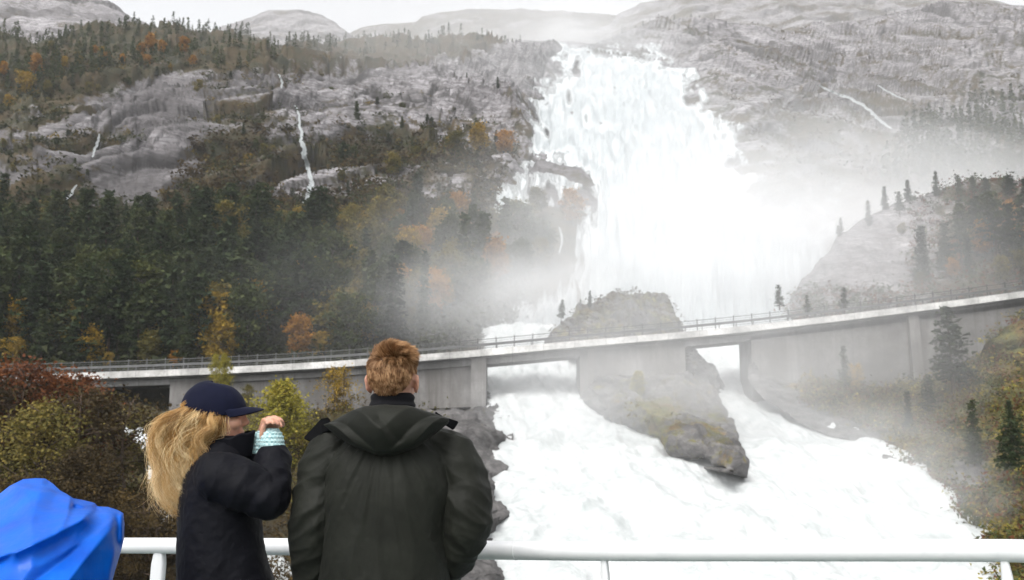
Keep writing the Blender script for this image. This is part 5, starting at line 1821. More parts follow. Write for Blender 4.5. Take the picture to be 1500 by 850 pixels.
bl = Blob()
HO = M(0.0, 0.02, 1.716)
RH = Matrix.Rotation(math.radians(-6), 3, 'Z') @ Matrix.Rotation(math.radians(4), 3, 'X')
head_shape(bl, HO, RH, 0.945)
bl.limb([M(0, 0.0, 1.52), M(0, 0.008, 1.60), M(0, 0.015, 1.68)], [0.068, 0.060, 0.058], 12)
bl.rings([(0.82, 0, 0, .13, .10), (0.95, 0, 0, .165, .115), (1.10, 0, 0, .15, .10), (1.30, 0, 0, .17, .11), (1.45, 0, 0, .17, .10), (1.52, 0, 0, .11, .08), (1.56, 0, 0, .06, .06)], org=(MX, MY))
for sx, el, wr in ((-1, (-.212, -.03, 1.285), (-.196, .075, 1.04)), (1, (.226, -.04, 1.305), (.120, .090, 1.10))):
    bl.limb([M(sx * .165, 0, 1.475), M(*el), M(*wr)], [.052, .042, .030], 20)
    hand(bl, M(*wr), Vector((-sx * 0.5, 0.55, -0.75)), Vector((0, 0.8, 0.6)), -sx)
    bl.limb([M(sx * .085, 0, .90), M(sx * .10, .01, .50), M(sx * .105, -.01, .08)], [.085, .058, .042], 24)
    bl.limb([M(sx * .105, -.02, .05), M(sx * .115, .13, .035)], [.035, .030], 10)
man = bl.fuse("person", SKIN, None, 0.005, 5)
tag(man, "man from behind with short reddish hair in a dark olive hooded parka, hands in pockets", "person")


def crumple(p, k=3):
    """Sharp soft-edged folds: thin crests between wide hollows."""
    return np.clip(1 - 2.4 * np.abs(perlin(p)), 0, 1) ** 1.6 + 0.45 * np.clip(1 - 2.4 * np.abs(perlin(np.asarray(p) * 1.9 + 11.3)), 0, 1) ** 1.6


def man_folds(co, no):
    x, y, z = co[:, 0] - MX, co[:, 1] - MY, co[:, 2]
    arm = sstep(0.165, 0.215, np.abs(x)) * sstep(1.55, 1.44, z)
    # long soft drag folds that fan out from under the hood down the back
    s_ = np.sign(x) * np.minimum(1, np.abs(x) / 0.03)
    rad = np.arctan2(x, 1.62 - z)
    d = (1 - arm) * (0.0065 * crumple(np.stack([rad * 5.0, z * 1.6, y * 3 + 2], -1)) + 0.010 * perlin(np.stack([x * 8, y * 6, z * 3.0 + 4], -1)))
    d += (1 - arm) * 0.006 * crumple(np.stack([x * 6 + z * 3, y * 5, z * 7 + np.abs(x) * 9], -1)) * sstep(1.25, 1.05, z)
    # sleeves: crumples running round and along the arm
    d += arm * (0.0105 * crumple(np.stack([x * 5, y * 8, z * 12 + np.abs(x) * 9 + 4], -1)) + 0.005 * perlin(np.stack([x * 14, y * 14, z * 20], -1)))
    d += 0.0012 * ridged(np.stack([x * 30, y * 30, z * 22], -1), 3)
    # seams: armholes, two back panels, centre yoke
    for sx in (-1, 1):
        for pts, a in (([M(sx * .10, -.11, 1.60), M(sx * .170, -.13, 1.50), M(sx * .195, -.14, 1.38), M(sx * .190, -.12, 1.28)], .0050),
                       ([M(sx * .110, -.15, 1.55), M(sx * .135, -.17, 1.35), M(sx * .150, -.17, 1.15), M(sx * .155, -.17, .80)], .0028)):
            q = smoothmin_line(co * np.array([1, .35, 1]), np.array([list(v) for v in pts]) * np.array([1, .35, 1]))
            d -= a * np.exp(-(q / 0.0065) ** 2) * (y < 0.02)
            d += a * 0.5 * np.exp(-((q - 0.015) / 0.010) ** 2) * (1 + perlin(np.stack([x * 40, y * 40, z * 60], -1))) * (y < 0.02)
    return d


bl = Blob()
bl.rings([(0.76, 0, 0, .205, .165), (0.95, 0, 0, .204, .168), (1.10, -.008, -.005, .190, .162), (1.25, -.008, -.01, .186, .158), (1.38, 0, -.015, .195, .155), (1.47, 0, -.015, .185, .138), (1.535, 0, -.01, .142, .110), (1.58, 0, 0, .100, .092), (1.612, 0, .01, .080, .082)], 60, 56, 0.86, 0, (MX, MY))
for sx, el, mid1, wr in ((-1, (-.216, -.035, 1.30), (-.206, -.015, 1.40), (-.198, .075, 1.055)), (1, (.231, -.045, 1.312), (.216, -.02, 1.405), (.118, .095, 1.105))):
    bl.limb([M(sx * .120, -.005, 1.530), M(sx * .180, -.008, 1.487), M(*mid1), M(*el), M(*((np.array(el) + np.array(wr)) / 2 + np.array([sx * .012, -.01, -.01]))), M(*wr)], [.056, .076, .074, .072, .066, .056], 40, 28)
jacket = bl.fuse("jacket", OLIVE, man, 0.0045, 8, man_folds)

# collar: two rolled black bands
bl = Blob()
bl.rings([(1.585, 0, .010, .083, .086), (1.61, 0, .012, .077, .080), (1.640, 0, .014, .069, .074), (1.660, 0, .016, .069, .074), (1.676, 0, .018, .066, .071), (1.688, 0, .018, .060, .066)], 30, 40, org=(MX, MY))
bl.fuse("collar", BLACK, man, 0.004, 4, lambda co, no: 0.004 * perlin(np.stack([co[:, 0] * 12, co[:, 1] * 12, co[:, 2] * 60], -1)) + 0.003 * np.sin(co[:, 2] * 230))

# hood, hanging down the back as a soft bowl
nu, nv = 150, 80
uu = np.linspace(-1, 1, nu)[None, :]; vv = np.linspace(0, 1, nv)[:, None]
topz = np.interp(uu, [-1, -.75, -.35, 0, .35, .75, 1], [1.590, 1.612, 1.640, 1.645, 1.641, 1.622, 1.606])
botz = np.interp(uu, [-1, -.8, -.45, -.1, .15, .5, .8, 1], [1.580, 1.552, 1.517, 1.499, 1.500, 1.520, 1.560, 1.592])
hx = uu * 0.178 + 0.000
depth = np.cos(np.clip(uu, -1, 1) * 1.35) ** 0.8
th = vv * math.pi * 1.02
hz = topz * (1 - (1 - np.cos(th)) / 2) + botz * (1 - np.cos(th)) / 2
hy = -0.070 - 0.060 * depth - (0.070 * depth + 0.012) * np.clip(np.sin(th), 0, 1) ** 0.8 - 0.030 * vv * depth
hx = np.broadcast_to(hx, hz.shape) * (1 - 0.10 * vv * 0 + 0.04 * np.sin(th))
hp = np.stack([hx, hy, hz], -1)
u_, v_ = np.broadcast_to(uu, hz.shape), np.broadcast_to(vv, hz.shape)


def crease(u0, v0, u1, v1, amp, wd):
    t_ = np.clip(((u_ - u0) * (u1 - u0) + (v_ - v0) * (v1 - v0)) / ((u1 - u0) ** 2 + (v1 - v0) ** 2), 0, 1)
    return amp * np.exp(-(np.hypot(u_ - u0 - t_ * (u1 - u0), v_ - v0 - t_ * (v1 - v0)) / wd) ** 1.3)


fold = crease(-.85, .25, -.15, .75, -.012, .10) + crease(-.55, .12, .05, .55, .012, .10) + crease(.75, .2, .15, .72, -.012, .09) + crease(.45, .12, .0, .5, .010, .10) + crease(-.05, .35, .25, .62, -.010, .07) + crease(-.9, .4, -.4, .85, .010, .09) + crease(.9, .35, .5, .8, .010, .09)
fold = fold + 0.006 * perlin(np.stack([u_ * 3.5, v_ * 3, u_ * 0 + 3], -1))
hp[..., 1] -= fold; hp[..., 2] += fold * 0.3
inner = hp + np.array([0, 0.012, 0.0]); inner[..., 2] = hp[..., 2] - 0.003
Vh = np.concatenate([hp.reshape(-1, 3), inner.reshape(-1, 3)]) + np.array([MX, MY, 0])
N_ = nu * nv
g = np.arange(N_).reshape(nv, nu)
ring = np.concatenate([g[0, :], g[1:, -1], g[-1, -2::-1], g[-2:0:-1, 0]]); rn = np.roll(ring, -1)
f1 = grid_faces(nv, nu)
link("hood", raw_mesh("hood", Vh, np.concatenate([f1, f1[:, ::-1] + N_, np.stack([ring, ring + N_, rn + N_, rn], -1)]), OLIVE, True), man)


# the stiff black lining of the hood opening, turned out over both shoulders
def flap(pts, thick=0.012):
    pts = [Vector(p) for p in pts]
    bm = bmesh.new()
    a = [bm.verts.new(p) for p in pts]; b = [bm.verts.new(p + Vector((0, thick, -0.004))) for p in pts]
    bm.faces.new(a); bm.faces.new(b[::-1])
    k = len(pts)
    for i in range(k): bm.faces.new((a[i], b[i], b[(i + 1) % k], a[(i + 1) % k]))
    bmesh.ops.recalc_face_normals(bm, faces=bm.faces)
    bmesh.ops.triangulate(bm, faces=[f for f in bm.faces if len(f.verts) > 4])
    bmesh.ops.subdivide_edges(bm, edges=bm.edges[:], cuts=2, use_grid_fill=True)
    bmesh.ops.bevel(bm, geom=[e for e in bm.edges if len(e.link_faces) == 2 and e.calc_face_angle(0) > 0.6], offset=0.003, segments=2, affect='EDGES')
    me = bpy.data.meshes.new("hood_lining"); bm.to_mesh(me); bm.free(); me.materials.append(BLACK)
    link("hood_lining", me, man)


yb = 3.1
flap([V3(481, 611, yb - .09), V3(470, 613, yb - .07), V3(456, 628, yb - .03), V3(444, 641, yb - .01), V3(458, 649, yb - .02), V3(472, 636, yb - .05), V3(490, 628, yb - .08)])
flap([V3(637, 602, yb - .09), V3(650, 610, yb - .06), V3(672, 617, yb - .02), V3(664, 629, yb - .02), V3(652, 622, yb - .05), V3(638, 620, yb - .08)])

# trousers and shoes (below the picture)
bl = Blob()
bl.rings([(0.78, 0, 0, .17, .12), (0.90, 0, 0, .185, .135), (1.0, 0, 0, .17, .12)], 12, 30, org=(MX, MY))
for sx in (-1, 1):
    bl.limb([M(sx * .09, 0, .88), M(sx * .10, .012, .50), M(sx * .105, -.01, .10)], [.105, .082, .068], 24)
bl.fuse("trousers", DENIM, man, 0.008, 5, lambda co, no: 0.006 * perlin(co * 14))
for sx in (-1, 1):
    bl = Blob(); bl.limb([M(sx * .105, -.05, .052), M(sx * .112, .06, .050), M(sx * .118, .155, .042)], [.046, .047, .038], 16)
    bl.fuse("shoe", SHOE, man, 0.006, 3)

# hair: short, reddish, brushed up and over with a whorl near the crown
GINGER = hair_material("ginger_hair", (0.10, 0.044, 0.017), (0.31, 0.155, 0.065), (0.58, 0.36, 0.19))
rng = np.random.default_rng(77)
nh = 12000
d = rng.normal(size=(nh * 3, 3)); d /= np.linalg.norm(d, axis=1)[:, None]
az = np.arctan2(d[:, 0], -d[:, 1])                                   # 0 at the back of the head
low = np.interp(np.abs(az), [0, 0.5, 0.9, 1.15, 1.35, 1.6, 2.2, 3.2], [-0.70, -0.66, -0.50, -0.20, 0.12, 0.10, 0.30, 0.36])
d = d[d[:, 2] > low][:nh]
nh = len(d)
cen = np.array([0, -0.012, 0.028])
root = cen + np.sign(d) * np.abs(d) ** np.array([0.93, 1.0, 1.0]) * np.array([0.072, 0.094, 0.086])
k = 7
up_ = sstep(0.25, 0.75, d[:, 2])
length = (0.007 + 0.013 * up_ + 0.007 * sstep(-0.5, 0.3, d[:, 2])) * rng.uniform(0.75, 1.2, nh)
cl = np.stack([perlin(np.concatenate([d * 5.5, ], 1) + q) for q in (0.0, 31.7, 57.1)], -1)      # locks that share a direction
whorl = np.array([0.05, -0.35, 0.9])
tang = np.cross(d, whorl); tang /= np.linalg.norm(tang, axis=1)[:, None] + 1e-6
sweep_top = np.array([0.65, 0.0, 0.10])
flow_dir = (1 - up_)[:, None] * (np.array([0, 0, -1.0]) + d * 0.12) + up_[:, None] * (sweep_top + 0.75 * tang + d * 0.55) + cl * 0.6
flow_dir -= d * np.minimum(0, (flow_dir * d).sum(1))[:, None] * 1.2
flow_dir /= np.linalg.norm(flow_dir, axis=1)[:, None]
t_ = np.linspace(0, 1, k)
cv = root[:, None, :] + length[:, None, None] * (d[:, None, :] * ((0.28 + 0.12 * up_)[:, None] * t_[None] - 0.15 * t_[None] ** 2)[:, :, None] + flow_dir[:, None, :] * (t_ ** 1.3)[None, :, None] * 1.0) + rng.normal(size=(nh, 1, 3)) * 0.0008
cv[..., 2] += (length * up_ * 0.10)[:, None] * np.sin(t_ * 3.1)[None]
R_ = np.array(RH)
cv = (cv * 0.992) @ R_.T + np.array(HO)
tone = 0.50 + 0.14 * rng.normal(size=nh) + 0.75 * cl[:, 0] + 0.12 * up_
hair = strands("hair", cv, rng.uniform(0.0007, 0.0012, nh), tone, GINGER, man)
# scalp under the strands
bl = Blob()
bl.ell(Vector(HO) + RH @ Vector((0, -0.014, 0.032)), (0.0715, 0.0930, 0.0850), RH)
sc = bl.fuse("scalp_hair", GINGER, hair, 0.005, 2)
sc.data.attributes.new("tone", 'FLOAT', 'POINT').data.foreach_set("value", np.full(len(sc.data.vertices), 0.14, np.float32))
bm = bmesh.new(); bm.from_mesh(sc.data)
iR = RH.inverted()
def off_scalp(v):
    q = iR @ (v.co - Vector(HO)); q = (q - Vector((0, -.014, .032))); q = Vector((q.x / .0735, q.y / .0955, q.z / .088)).normalized()
    return q.z < float(np.interp(abs(math.atan2(q.x, -q.y)), [0, 0.5, 0.9, 1.25, 1.6, 2.2, 3.2], [-0.68, -0.63, -0.42, 0.10, 0.12, 0.34, 0.40]))
bmesh.ops.delete(bm, geom=[v for v in bm.verts if off_scalp(v)], context='VERTS')
bm.to_mesh(sc.data); bm.free()

# ------------------------------------------------------------------ the woman, in profile
WY = 3.15
def W(px, py, dy=0.0):
    return V3(px, py, WY + dy)
NAVY = cloth("navy_parka_fabric", (0.0012, 0.0013, 0.0030), (0.0022, 0.0024, 0.0050), 0.7, sheen=0.012, bump=0.16)
CAPC = cloth("navy_cap_cotton", (0.0026, 0.0036, 0.013), (0.0042, 0.0056, 0.019), 0.85, sheen=0.02, bump=0.12)

YAW = math.radians(-72)                                               # she looks along the rail and a little away
RW = Matrix.Rotation(YAW, 3, 'Z') @ Matrix.Rotation(math.radians(4), 3, 'X')
HW = W(313, 612)
bl = Blob()
head_shape(bl, HW, RW, 0.93, False)
NB = W(318, 668)
bl.limb([NB, W(318, 650), W(314, 628)], [0.056, 0.050, 0.050], 12)
fw = Vector((math.cos(math.radians(18)), math.sin(math.radians(18)), 0)); sd_ = Vector((fw.y, -fw.x, 0))       # forward, and towards the viewer (her right)
B0 = Vector((NB.x, NB.y, 0)) + fw * 0.020
Wb = lambda f, s, z: B0 + fw * f + sd_ * s + Vector((0, 0, z))
bl.rings([(0.80, 0, 0, .11, .14), (0.92, 0, 0, .115, .165), (1.05, 0, 0, .10, .135), (1.22, .01, 0, .11, .15), (1.38, 0, 0, .10, .15), (1.45, 0, 0, .07, .10), (1.50, 0, 0, .05, .05)], 30, 36, 1.0, math.radians(18), (B0.x, B0.y))
HC = W(394, 640)                                                      # where the hands meet
elR, elL = W(396, 731, -0.13), W(392, 735, 0.20)
wrR, wrL = W(402, 668, -0.035), W(381, 670, 0.045)
shR, shL = Wb(-.005, .150, 1.435), Wb(0, -.150, 1.435)
for sh, el, wr, sgn in ((shR, elR, wrR, 1), (shL, elL, wrL, -1)):
    bl.limb([sh, el, wr], [.045, .036, .024], 20)
hand(bl, W(403, 664, -0.030), Vector((-0.28, 0.10, 0.95)), Vector((-0.75, -0.50, 0.1)), 1, 0.86)
hand(bl, W(384, 661, 0.030), Vector((0.22, -0.18, 0.95)), Vector((-0.75, 0.45, 0.1)), -1, 0.92)
for s in (-1, 1):
    bl.limb([Wb(0, s * .075, .88), Wb(.01, s * .085, .48), Wb(-.01, s * .09, .08)], [.08, .052, .038], 24)
    bl.limb([Wb(-.02, s * .09, .045), Wb(.11, s * .10, .032)], [.032, .026], 10)
woman = bl.fuse("person", SKIN, None, 0.0042, 4)
tag(woman, "woman in profile with long blonde hair and navy cap, clasped hands raised before her chin", "person")


def woman_folds(co, no):
    x, z = co[:, 0], co[:, 2]
    y = co[:, 1]
    d = 0.009 * perlin(np.stack([x * 9, y * 7, z * 6], -1)) + 0.006 * ridged(np.stack([x * 9 + z * 7, y * 8, z * 10 - x * 8], -1), 3) * 0.6
    q = smoothmin_line(co, [list(shR), list(elR), list(W(402, 665, -.035))])
    arm = sstep(0.13, 0.06, q)
    d += arm * 0.0075 * crumple(np.stack([x * 9 + z * 3, y * 7, z * 8 - x * 7], -1))
    qe = np.linalg.norm(co - np.array(elR), axis=1)
    d += 0.0025 * np.exp(-(qe / 0.09) ** 2) * np.sin(q * 0 + (x - z) * 110)
    d += 0.0014 * ridged(np.stack([x * 34, y * 34, z * 30], -1), 3)
    return d


bl = Blob()
rz = math.radians(18)
bl.rings([(0.74, .055, 0, .165, .190), (0.92, .045, 0, .158, .186), (1.08, .028, 0, .146, .176), (1.20, .004, 0, .128, .170), (1.32, -.008, 0, .120, .166), (1.42, -.018, 0, .102, .148), (1.475, -.018, 0, .080, .105), (1.515, -.010, 0, .064, .074), (1.545, .0, 0, .058, .062)], 56, 52, 0.9, rz, (B0.x, B0.y))
for sh, el, wr, ctr in ((shR, elR, W(402, 672, -.035), W(330, 690, -.165)), (shL, elL, W(381, 676, .045), W(345, 690, .25))):
    bl.limb([sh + Vector((-.01, 0, .0)), sh.lerp(el, 0.35), sh.lerp(el, .7), el + Vector((-.004, 0, .006)), el.lerp(wr, 0.45) + Vector((.004, 0, 0)), wr], [.064, .064, .058, .053, .046, .041], 44, 28)
bl.fuse("jacket", NAVY, woman, 0.0042, 6, woman_folds)
# stand-up collar, open at the chin
nu, nv = 90, 14
ths = np.linspace(math.radians(38), math.radians(322), nu)[None, :]; hv = np.linspace(0, 1, nv)[:, None]
cr_ = np.interp(ths, [math.radians(38), math.pi, math.radians(322)], [1.12, 0.92, 1.12])
cx = np.cos(ths) * 0.080 * cr_ * (1 + .12 * hv) + 0.012; cy = np.sin(ths) * 0.070 * (1 + .10 * hv) * np.ones_like(hv)
lowz, highz = 1.490, np.interp(ths, [math.radians(38), math.radians(90), math.pi, math.radians(270), math.radians(322)], [1.570, 1.548, 1.530, 1.548, 1.570])
cz = lowz * (1 - hv) + highz * hv + 0.003 * np.sin(ths * 9)
outp = np.stack([cx * np.ones_like(cz), cy, cz], -1)
inn = outp * np.array([0.86, 0.86, 1]) + np.array([0.004, 0, 0.001])
def to_w(a):
    c_, s_q = math.cos(rz), math.sin(rz)
    r = a.copy(); r[..., 0] = B0.x + a[..., 0] * c_ - a[..., 1] * s_q; r[..., 1] = B0.y + a[..., 0] * s_q + a[..., 1] * c_
    return r
Vc = np.concatenate([to_w(outp).reshape(-1, 3), to_w(inn).reshape(-1, 3)])
N_ = nu * nv; g = np.arange(N_).reshape(nv, nu)
ring = np.concatenate([g[0, :], g[1:, -1], g[-1, -2::-1], g[-2:0:-1, 0]]); rn = np.roll(ring, -1); f1 = grid_faces(nv, nu)
link("collar", raw_mesh("collar", Vc, np.concatenate([f1, f1[:, ::-1] + N_, np.stack([ring, ring + N_, rn + N_, rn], -1)]), NAVY, True), woman)

# knitted wrist warmers
kn = NT("mint_houndstooth_knit", 0.9)
kc = kn.coord("Object")
wv = kn.n("TexChecker"); wv.inputs["Scale"].default_value = 130; kn.l(kc, wv.inputs["Vector"])
ck = kn.ramp(kn.noise(kc, 210, 2), [(0.42, 0.0), (0.58, 1.0)])
kn.col(kn.mix(kn.math('MULTIPLY', wv.outputs["Fac"], kn.math('ADD', kn.math('MULTIPLY', ck, 0.4), 0.6)), (0.44, 0.58, 0.58), (0.20, 0.36, 0.38)))
kn.bump(kn.noise(kc, 260, 3), 0.5, 0.004)
for a, b, r in ((W(402, 676, -.035), W(397, 640, -.030), (.036, .038, .038)), (W(381, 678, .045), W(383, 642, .030), (.034, .036, .035))):
    bl = Blob()
    bl.limb([a, a.lerp(b, .5), a.lerp(b, 0.9)], r, 14, 24)
    bl.fuse("wrist_warmer", kn.m, woman, 0.0035, 3, lambda co, no: 0.0016 * np.sin(co[:, 2] * 520) + 0.001 * perlin(co * 90))

# trousers and boots (below the picture)
bl = Blob()
bl.rings([(0.78, 0, 0, .125, .16), (0.90, 0, 0, .13, .175), (1.0, 0, 0, .11, .15)], 12, 30, 1, rz, (B0.x, B0.y))
for s in (-1, 1):
    bl.limb([Wb(0, s * .078, .86), Wb(.012, s * .086, .48), Wb(-.01, s * .09, .10)], [.095, .068, .055], 24)
bl.fuse("trousers", DENIM, woman, 0.008, 5)
for s in (-1, 1):
    bl = Blob(); bl.limb([Wb(-.05, s * .09, .046), Wb(.05, s * .096, .045), Wb(.13, s * .10, .036)], [.040, .041, .032], 16)
    bl.fuse("boot", SHOE, woman, 0.006, 3)

# cap: six-panel crown, sweatband, curved peak
CO = Vector(HW) + RW @ Vector((0, -0.004, 0.018))
nu, nv = 120, 46
th = np.linspace(0, 2 * math.pi, nu)[None, :]; ph = np.linspace(0.0, 1.0, nv)[:, None]
phi = ph * math.radians(99)
seam = 0.0016 * np.exp(-(((th / (2 * math.pi) * 6) % 1.0 - 0.5) * 26) ** 2)
rr = 1.0 - seam / 0.08 * np.sin(np.clip(phi, 0, 1.57))
prof = np.sin(phi) ** 0.86
x_ = 0.0775 * prof * np.cos(th) * rr; y_ = 0.1010 * prof * np.sin(th) * rr * (1 + 0.04 * np.sin(th)); z_ = 0.094 * np.cos(phi) * (1 - 0.05 * np.sin(th)) * np.ones_like(th)
dent = 0.0018 * perlin(np.stack([x_ * 28, y_ * 28, z_ * 28], -1))
cp = np.stack([x_ * (1 + dent / .08), y_ * (1 + dent / .08), z_ + dent], -1)
inn = cp * 0.965
Rw = np.array(RW)
Vc = np.concatenate([cp.reshape(-1, 3), inn.reshape(-1, 3)]) @ Rw.T + np.array(CO)
N_ = nu * nv; g = np.arange(N_).reshape(nv, nu); f1 = grid_faces(nv, nu)
rimf = np.stack([g[-1, :-1], g[-1, :-1] + N_, g[-1, 1:] + N_, g[-1, 1:]], -1)
cap = link("cap", raw_mesh("cap", Vc, np.concatenate([f1[:, ::-1], f1 + N_, rimf]), CAPC, True), woman)
nu, nv = 60, 24
a_ = np.linspace(math.radians(18), math.radians(162), nu)[None, :]; q_ = np.linspace(0, 1, nv)[:, None]
bx_ = 0.0765 * np.cos(a_) * (1 + .02 * q_); by_ = 0.100 * np.sin(a_) * np.ones_like(q_)
ext = 0.058 * (np.sin(a_) ** 0.55 - 0.35).clip(0) / 0.65
by_ = by_ + ext * q_; bz_ = 0.010 - 0.010 * q_ ** 2 - 0.013 * (np.cos(a_) ** 2) * (0.6 + q_) + 0 * by_
pk = np.stack([bx_ * np.ones_like(by_), by_, bz_], -1)
pk2 = pk - np.array([0, 0, 0.004])
Vp = np.concatenate([pk.reshape(-1, 3), pk2.reshape(-1, 3)]) @ Rw.T + np.array(CO)
N_ = nu * nv; g = np.arange(N_).reshape(nv, nu)
ring = np.concatenate([g[0, :], g[1:, -1], g[-1, -2::-1], g[-2:0:-1, 0]]); rn = np.roll(ring, -1); f1 = grid_faces(nv, nu)
link("peak", raw_mesh("peak", Vp, np.concatenate([f1, f1[:, ::-1] + N_, np.stack([ring, ring + N_, rn + N_, rn], -1)]), CAPC, True), cap)
bl = Blob(); bl.ell(CO + RW @ Vector((0, 0, 0.094)), (0.007, 0.007, 0.004), RW, 14); bl.build("button", CAPC, cap, True)

# hair: long, blonde, wavy, blown back
BLONDE = hair_material("blonde_hair", (0.24, 0.115, 0.030), (0.72, 0.44, 0.160), (0.95, 0.77, 0.46))
rng = np.random.default_rng(99)
G = [  # guides: photo points from under the cap to the tips, with the depth offset of each
    [(316, 607), (316, 622), (304, 640), (290, 658), (280, 684), (272, 712), (268, 728)],
    [(324, 609), (324, 624), (312, 641), (298, 656), (284, 676), (274, 700), (266, 715)],
    [(306, 606), (306, 622), (296, 642), (284, 662), (274, 690), (270, 716), (262, 738)],
    [(296, 605), (292, 620), (280, 640), (270, 664), (262, 692), (260, 716), (252, 741)],
    [(288, 604), (280, 618), (266, 638), (256, 660), (250, 690), (246, 716), (240, 738)],
    [(280, 602), (268, 612), (252, 630), (242, 654), (240, 684), (236, 710), (234, 730)],
    [(276, 600), (260, 608), (244, 622), (234, 646), (234, 676), (229, 700), (232, 722)],
    [(274, 600), (254, 610), (240, 622), (230, 636), (228, 660), (238, 690), (229, 706)],
    [(310, 607), (300, 624), (284, 648), (268, 676), (256, 700), (244, 722), (250, 744)],
    [(300, 606), (286, 622), (268, 646), (250, 668), (240, 696), (236, 722), (244, 736)],
]
G = np.array(G, float)
G[:, 1:, 0] += np.linspace(2, 11, 6)[None]
G[:, 0, 1] -= 3; G[:, 0, 0] += 3
ng = len(G)
nloc = 150
curves, tones, rads = [], [], []
k = 26
tt = np.linspace(0, 1, k)
for L_ in range(nloc):
    i, j = rng.integers(0, ng, 2)
    wgt = rng.uniform(0, 0.55)
    g_ = G[i] * (1 - wgt) + G[j] * wgt if abs(i - j) < 4 else G[i]
    side = rng.uniform(-1, 1)
    g3 = catmull(g_, k)
    wl = rng.uniform(1.8, 3.0); phs = rng.uniform(0, 6.28); am = rng.uniform(4.5, 11.0)
    end = rng.uniform(0.72, 1.06)
    ts = tt * end
    px = np.interp(ts, tt, g3[:, 0]) + np.where(ts > 1, -4 * (ts - 1), 0); py = np.interp(ts, tt, g3[:, 1]) + np.where(ts > 1, 60 * (ts - 1), 0)
    px = px + am * np.sin(tt * 6.28 * wl + phs) * sstep(0.08, 0.4, tt) + rng.normal() * 3.5 * tt
    py = py + 0.5 * am * np.cos(tt * 6.28 * wl + phs) * sstep(0.1, 0.4, tt)
    dy = side * (0.092 + 0.006 * tt) * (1 - 0.30 * tt) - 0.008
    dy = dy + 0.010 * np.sin(tt * 6.28 * wl * 0.8 + phs + 1.5) * tt
    dy = dy * (0.60 + 0.40 * sstep(0.0, 0.16, tt))
    ctr = P(px, py, WY + dy)
    m = rng.integers(60, 95)
    lock_r = rng.uniform(0.005, 0.012)
    tn = 0.55 + 0.27 * rng.normal()
    for q in range(m):
        of = rng.normal(size=3) * lock_r
        fr = rng.normal(size=3) * lock_r * 1.1
        c_ = ctr + of * (0.4 + 0.6 * np.sin(np.clip(tt * 3.0, 0, 1.57)))[:, None] + fr * (tt ** 2)[:, None]
        c_ = c_ + rng.uniform(0.0006, 0.0030) * tt[:, None] * np.stack([np.sin(tt * rng.uniform(8, 15) + rng.uniform(0, 6)), tt * 0, np.cos(tt * rng.uniform(8, 14) + rng.uniform(0, 6))], -1)
        curves.append(c_); tones.append(tn + 0.08 * rng.normal()); rads.append(rng.uniform(0.0003, 0.0006))
# loose fly-away hairs
for q in range(520):
    g_ = G[rng.integers(2, ng)]
    g3 = catmull(g_, k)
    off = rng.normal(size=2) * np.array([12, 8])
    c_ = P(g3[:, 0] + off[0] * tt * 1.5 + rng.uniform(3, 8) * np.sin(tt * rng.uniform(6, 16) + rng.uniform(0, 6)) * tt, g3[:, 1] + off[1] * tt + rng.uniform(2, 6) * np.sin(tt * rng.uniform(5, 12)) * tt, WY + rng.uniform(-.09, .07) * np.ones(k))
    curves.append(c_); tones.append(0.7 + 0.1 * rng.normal()); rads.append(0.0005)
# the loop pulled out over the back strap of the cap
for q in range(70):
    a0 = rng.normal() * 1.5
    gx_ = np.interp(tt, [0, .25, .5, .75, 1], [272, 267, 269, 280, 292]) + a0; gy_ = np.interp(tt, [0, .25, .5, .75, 1], [590, 594, 602, 605, 610]) + rng.normal() * 1.2
    curves.append(P(gx_, gy_, WY - 0.05 + rng.normal() * 0.012 + 0 * tt)); tones.append(0.55 + .1 * rng.normal()); rads.append(0.0007)
whair = strands("hair", np.array(curves), np.array(rads), np.array(tones), BLONDE, woman)
bl = Blob()
for i in (0, 2, 3, 4, 8, 9):
    g3 = catmull(G[i], 10)
    for dy in (-0.035, 0.0, 0.035):
        bl.limb([V3(a, b, WY + dy) for a, b in g3[:8]], [0.020, 0.026, 0.028, 0.028, 0.026, 0.022, 0.018, 0.012], 20, 12)
core = bl.fuse("hair_mass", BLONDE, whair, 0.006, 4, lambda co, no: 0.004 * ridged(np.stack([co[:, 0] * 40 + co[:, 2] * 25, co[:, 1] * 40, co[:, 2] * 10], -1), 3))
core.data.attributes.new("tone", 'FLOAT', 'POINT').data.foreach_set("value", np.full(len(core.data.vertices), 0.38, np.float32))
# ================================================================== air and spray
def haze_box():
    bm = bmesh.new()
    bmesh.ops.create_cube(bm, size=1.0)
    me = bpy.data.meshes.new("haze"); bm.to_mesh(me); bm.free()
    o = link("haze", me)
    zmin, zmax = -26.0, 960.0
    o.location = (0, 1500, (zmin + zmax) / 2); o.scale = (4400, 3600, zmax - zmin)
    t = NT("haze_air")
    t.t.nodes.remove(t.b)
    v = t.n("VolumePrincipled")
    v.inputs["Color"].default_value = (0.97, 0.975, 0.985, 1)
    v.inputs["Density"].default_value = HAZE
    v.inputs["Density Attribute"].default_value = ""
    t.l(v.outputs[0], t.out.inputs["Volume"])
    me.materials.append(t.m)
    tag(o, kind="stuff")


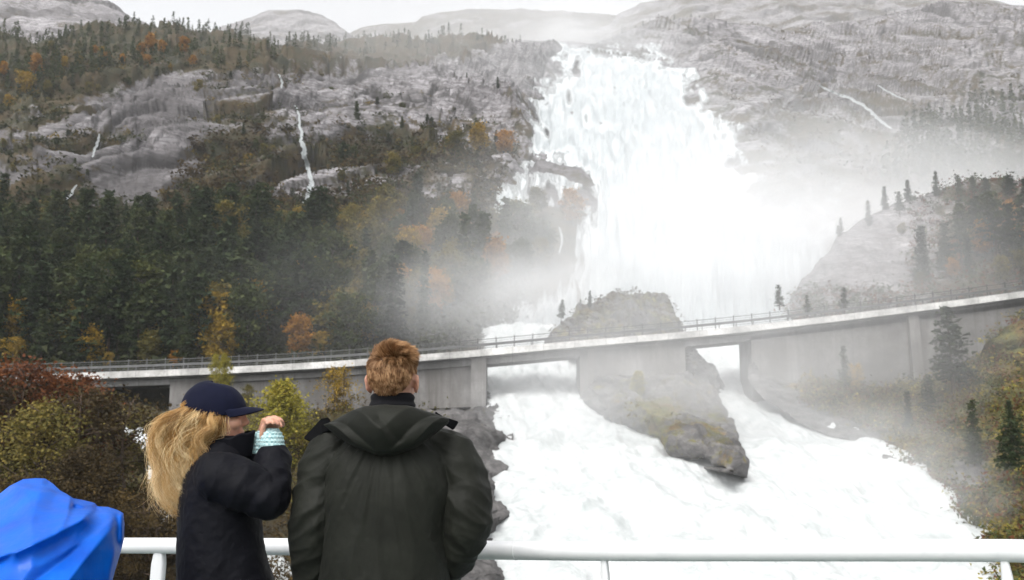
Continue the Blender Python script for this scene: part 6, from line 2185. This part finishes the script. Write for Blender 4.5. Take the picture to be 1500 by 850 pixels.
def mist(px, py, Y, rx, ry, rz, dens, nscale=2.0, seed=0.0, tilt=0.0, thr=0.40, step=1.0):
    """A drifting cloud of spray: a closed shell filled with a soft, noisy volume (sizes in metres)."""
    bm = bmesh.new()
    bmesh.ops.create_icosphere(bm, subdivisions=3, radius=1.0)
    me = bpy.data.meshes.new("mist"); bm.to_mesh(me); bm.free()
    o = link("mist", me)
    o.location = V3(px, py, Y); o.scale = (rx, ry, rz); o.rotation_euler = (0, tilt, 0)
    t = NT("mist_spray")
    t.t.nodes.remove(t.b)
    v = t.n("VolumePrincipled")
    v.inputs["Color"].default_value = (0.985, 0.985, 0.99, 1)
    v.inputs["Density Attribute"].default_value = ""
    v.inputs["Anisotropy"].default_value = 0.1
    co = t.coord("Object")
    ln = t.n("VectorMath", operation='LENGTH'); t.l(co, ln.inputs[0])
    mp = t.n("Mapping"); mp.inputs["Location"].default_value = (seed, seed * 0.7, 0); t.l(co, mp.inputs[0])
    nz = t.noise(mp.outputs[0], nscale, 3, 0.55, 0.4)
    fall = t.ramp(ln.outputs["Value"], [(0.0, 1.0), (0.45, 0.55), (0.8, 0.12), (1.0, 0.0)], 'EASE')
    k = t.math('MULTIPLY', fall, t.ramp(nz, [(thr - 0.12, 0.12), (thr + 0.25, 1.0)]))
    t.l(t.math('MULTIPLY', k, dens), v.inputs["Density"])
    t.l(v.outputs[0], t.out.inputs["Volume"])
    t.m.cycles.volume_step_rate = step
    me.materials.append(t.m)
    tag(o, kind="stuff")
    return o


HAZE = 0.00018
haze_box()
# the boil at the foot of the fall and the clouds that drift off to both sides of it
mist(1030, 400, 152, 60, 28, 30, 0.075, 1.8, 1.0)
mist(1340, 310, 215, 80, 42, 27, 0.055, 2.0, 4.0, 0.15)
mist(680, 445, 126, 18, 13, 11, 0.075, 2.0, 7.0)
mist(1310, 400, 134, 32, 11, 18, 0.045, 2.0, 9.0)
mist(900, 458, 114, 20, 5.5, 9, 0.07, 2.0, 10.0)
mist(1150, 535, 94, 38, 11.5, 14, 0.062, 2.2, 11.0)
mist(930, 580, 92, 19, 10, 10, 0.07, 2.2, 13.0)
# spray in front of the curtain and over its lip
mist(940, 190, 310, 56, 45, 56, 0.008, 2.0, 15.0)
mist(800, 58, 540, 100, 70, 46, 0.017, 2.5, 21.0)
mist(640, 100, 390, 120, 90, 55, 0.0085, 2.0, 25.0)
mist(1290, 185, 380, 160, 120, 70, 0.0018, 2.0, 29.0)
mist(760, 30, 1050, 700, 220, 190, 0.0010, 2.5, 33.0)
mist(1330, 690, 74, 10, 7, 6, 0.09, 2.0, 41.0)
mist(790, 600, 95, 10, 6, 5, 0.04, 2.0, 43.0)
mist(1000, 690, 74, 22, 8, 3.2, 0.018, 2.5, 45.0)
mist(1230, 640, 84, 14, 7, 4, 0.025, 2.5, 47.0)
mist(840, 56, 545, 42, 25, 13, 0.05, 2.5, 51.0)
mist(1010, 640, 84, 7, 5, 4, 0.06, 2.5, 53.0)
mist(790, 430, 137, 13, 9, 10, 0.13, 2.2, 57.0)
mist(610, 440, 119, 34, 10, 17, 0.020, 2.2, 59.0)
mist(1400, 735, 63, 6, 4, 3.2, 0.10, 2.4, 61.0)
mist(1240, 625, 88, 9, 5, 4, 0.07, 2.4, 63.0)
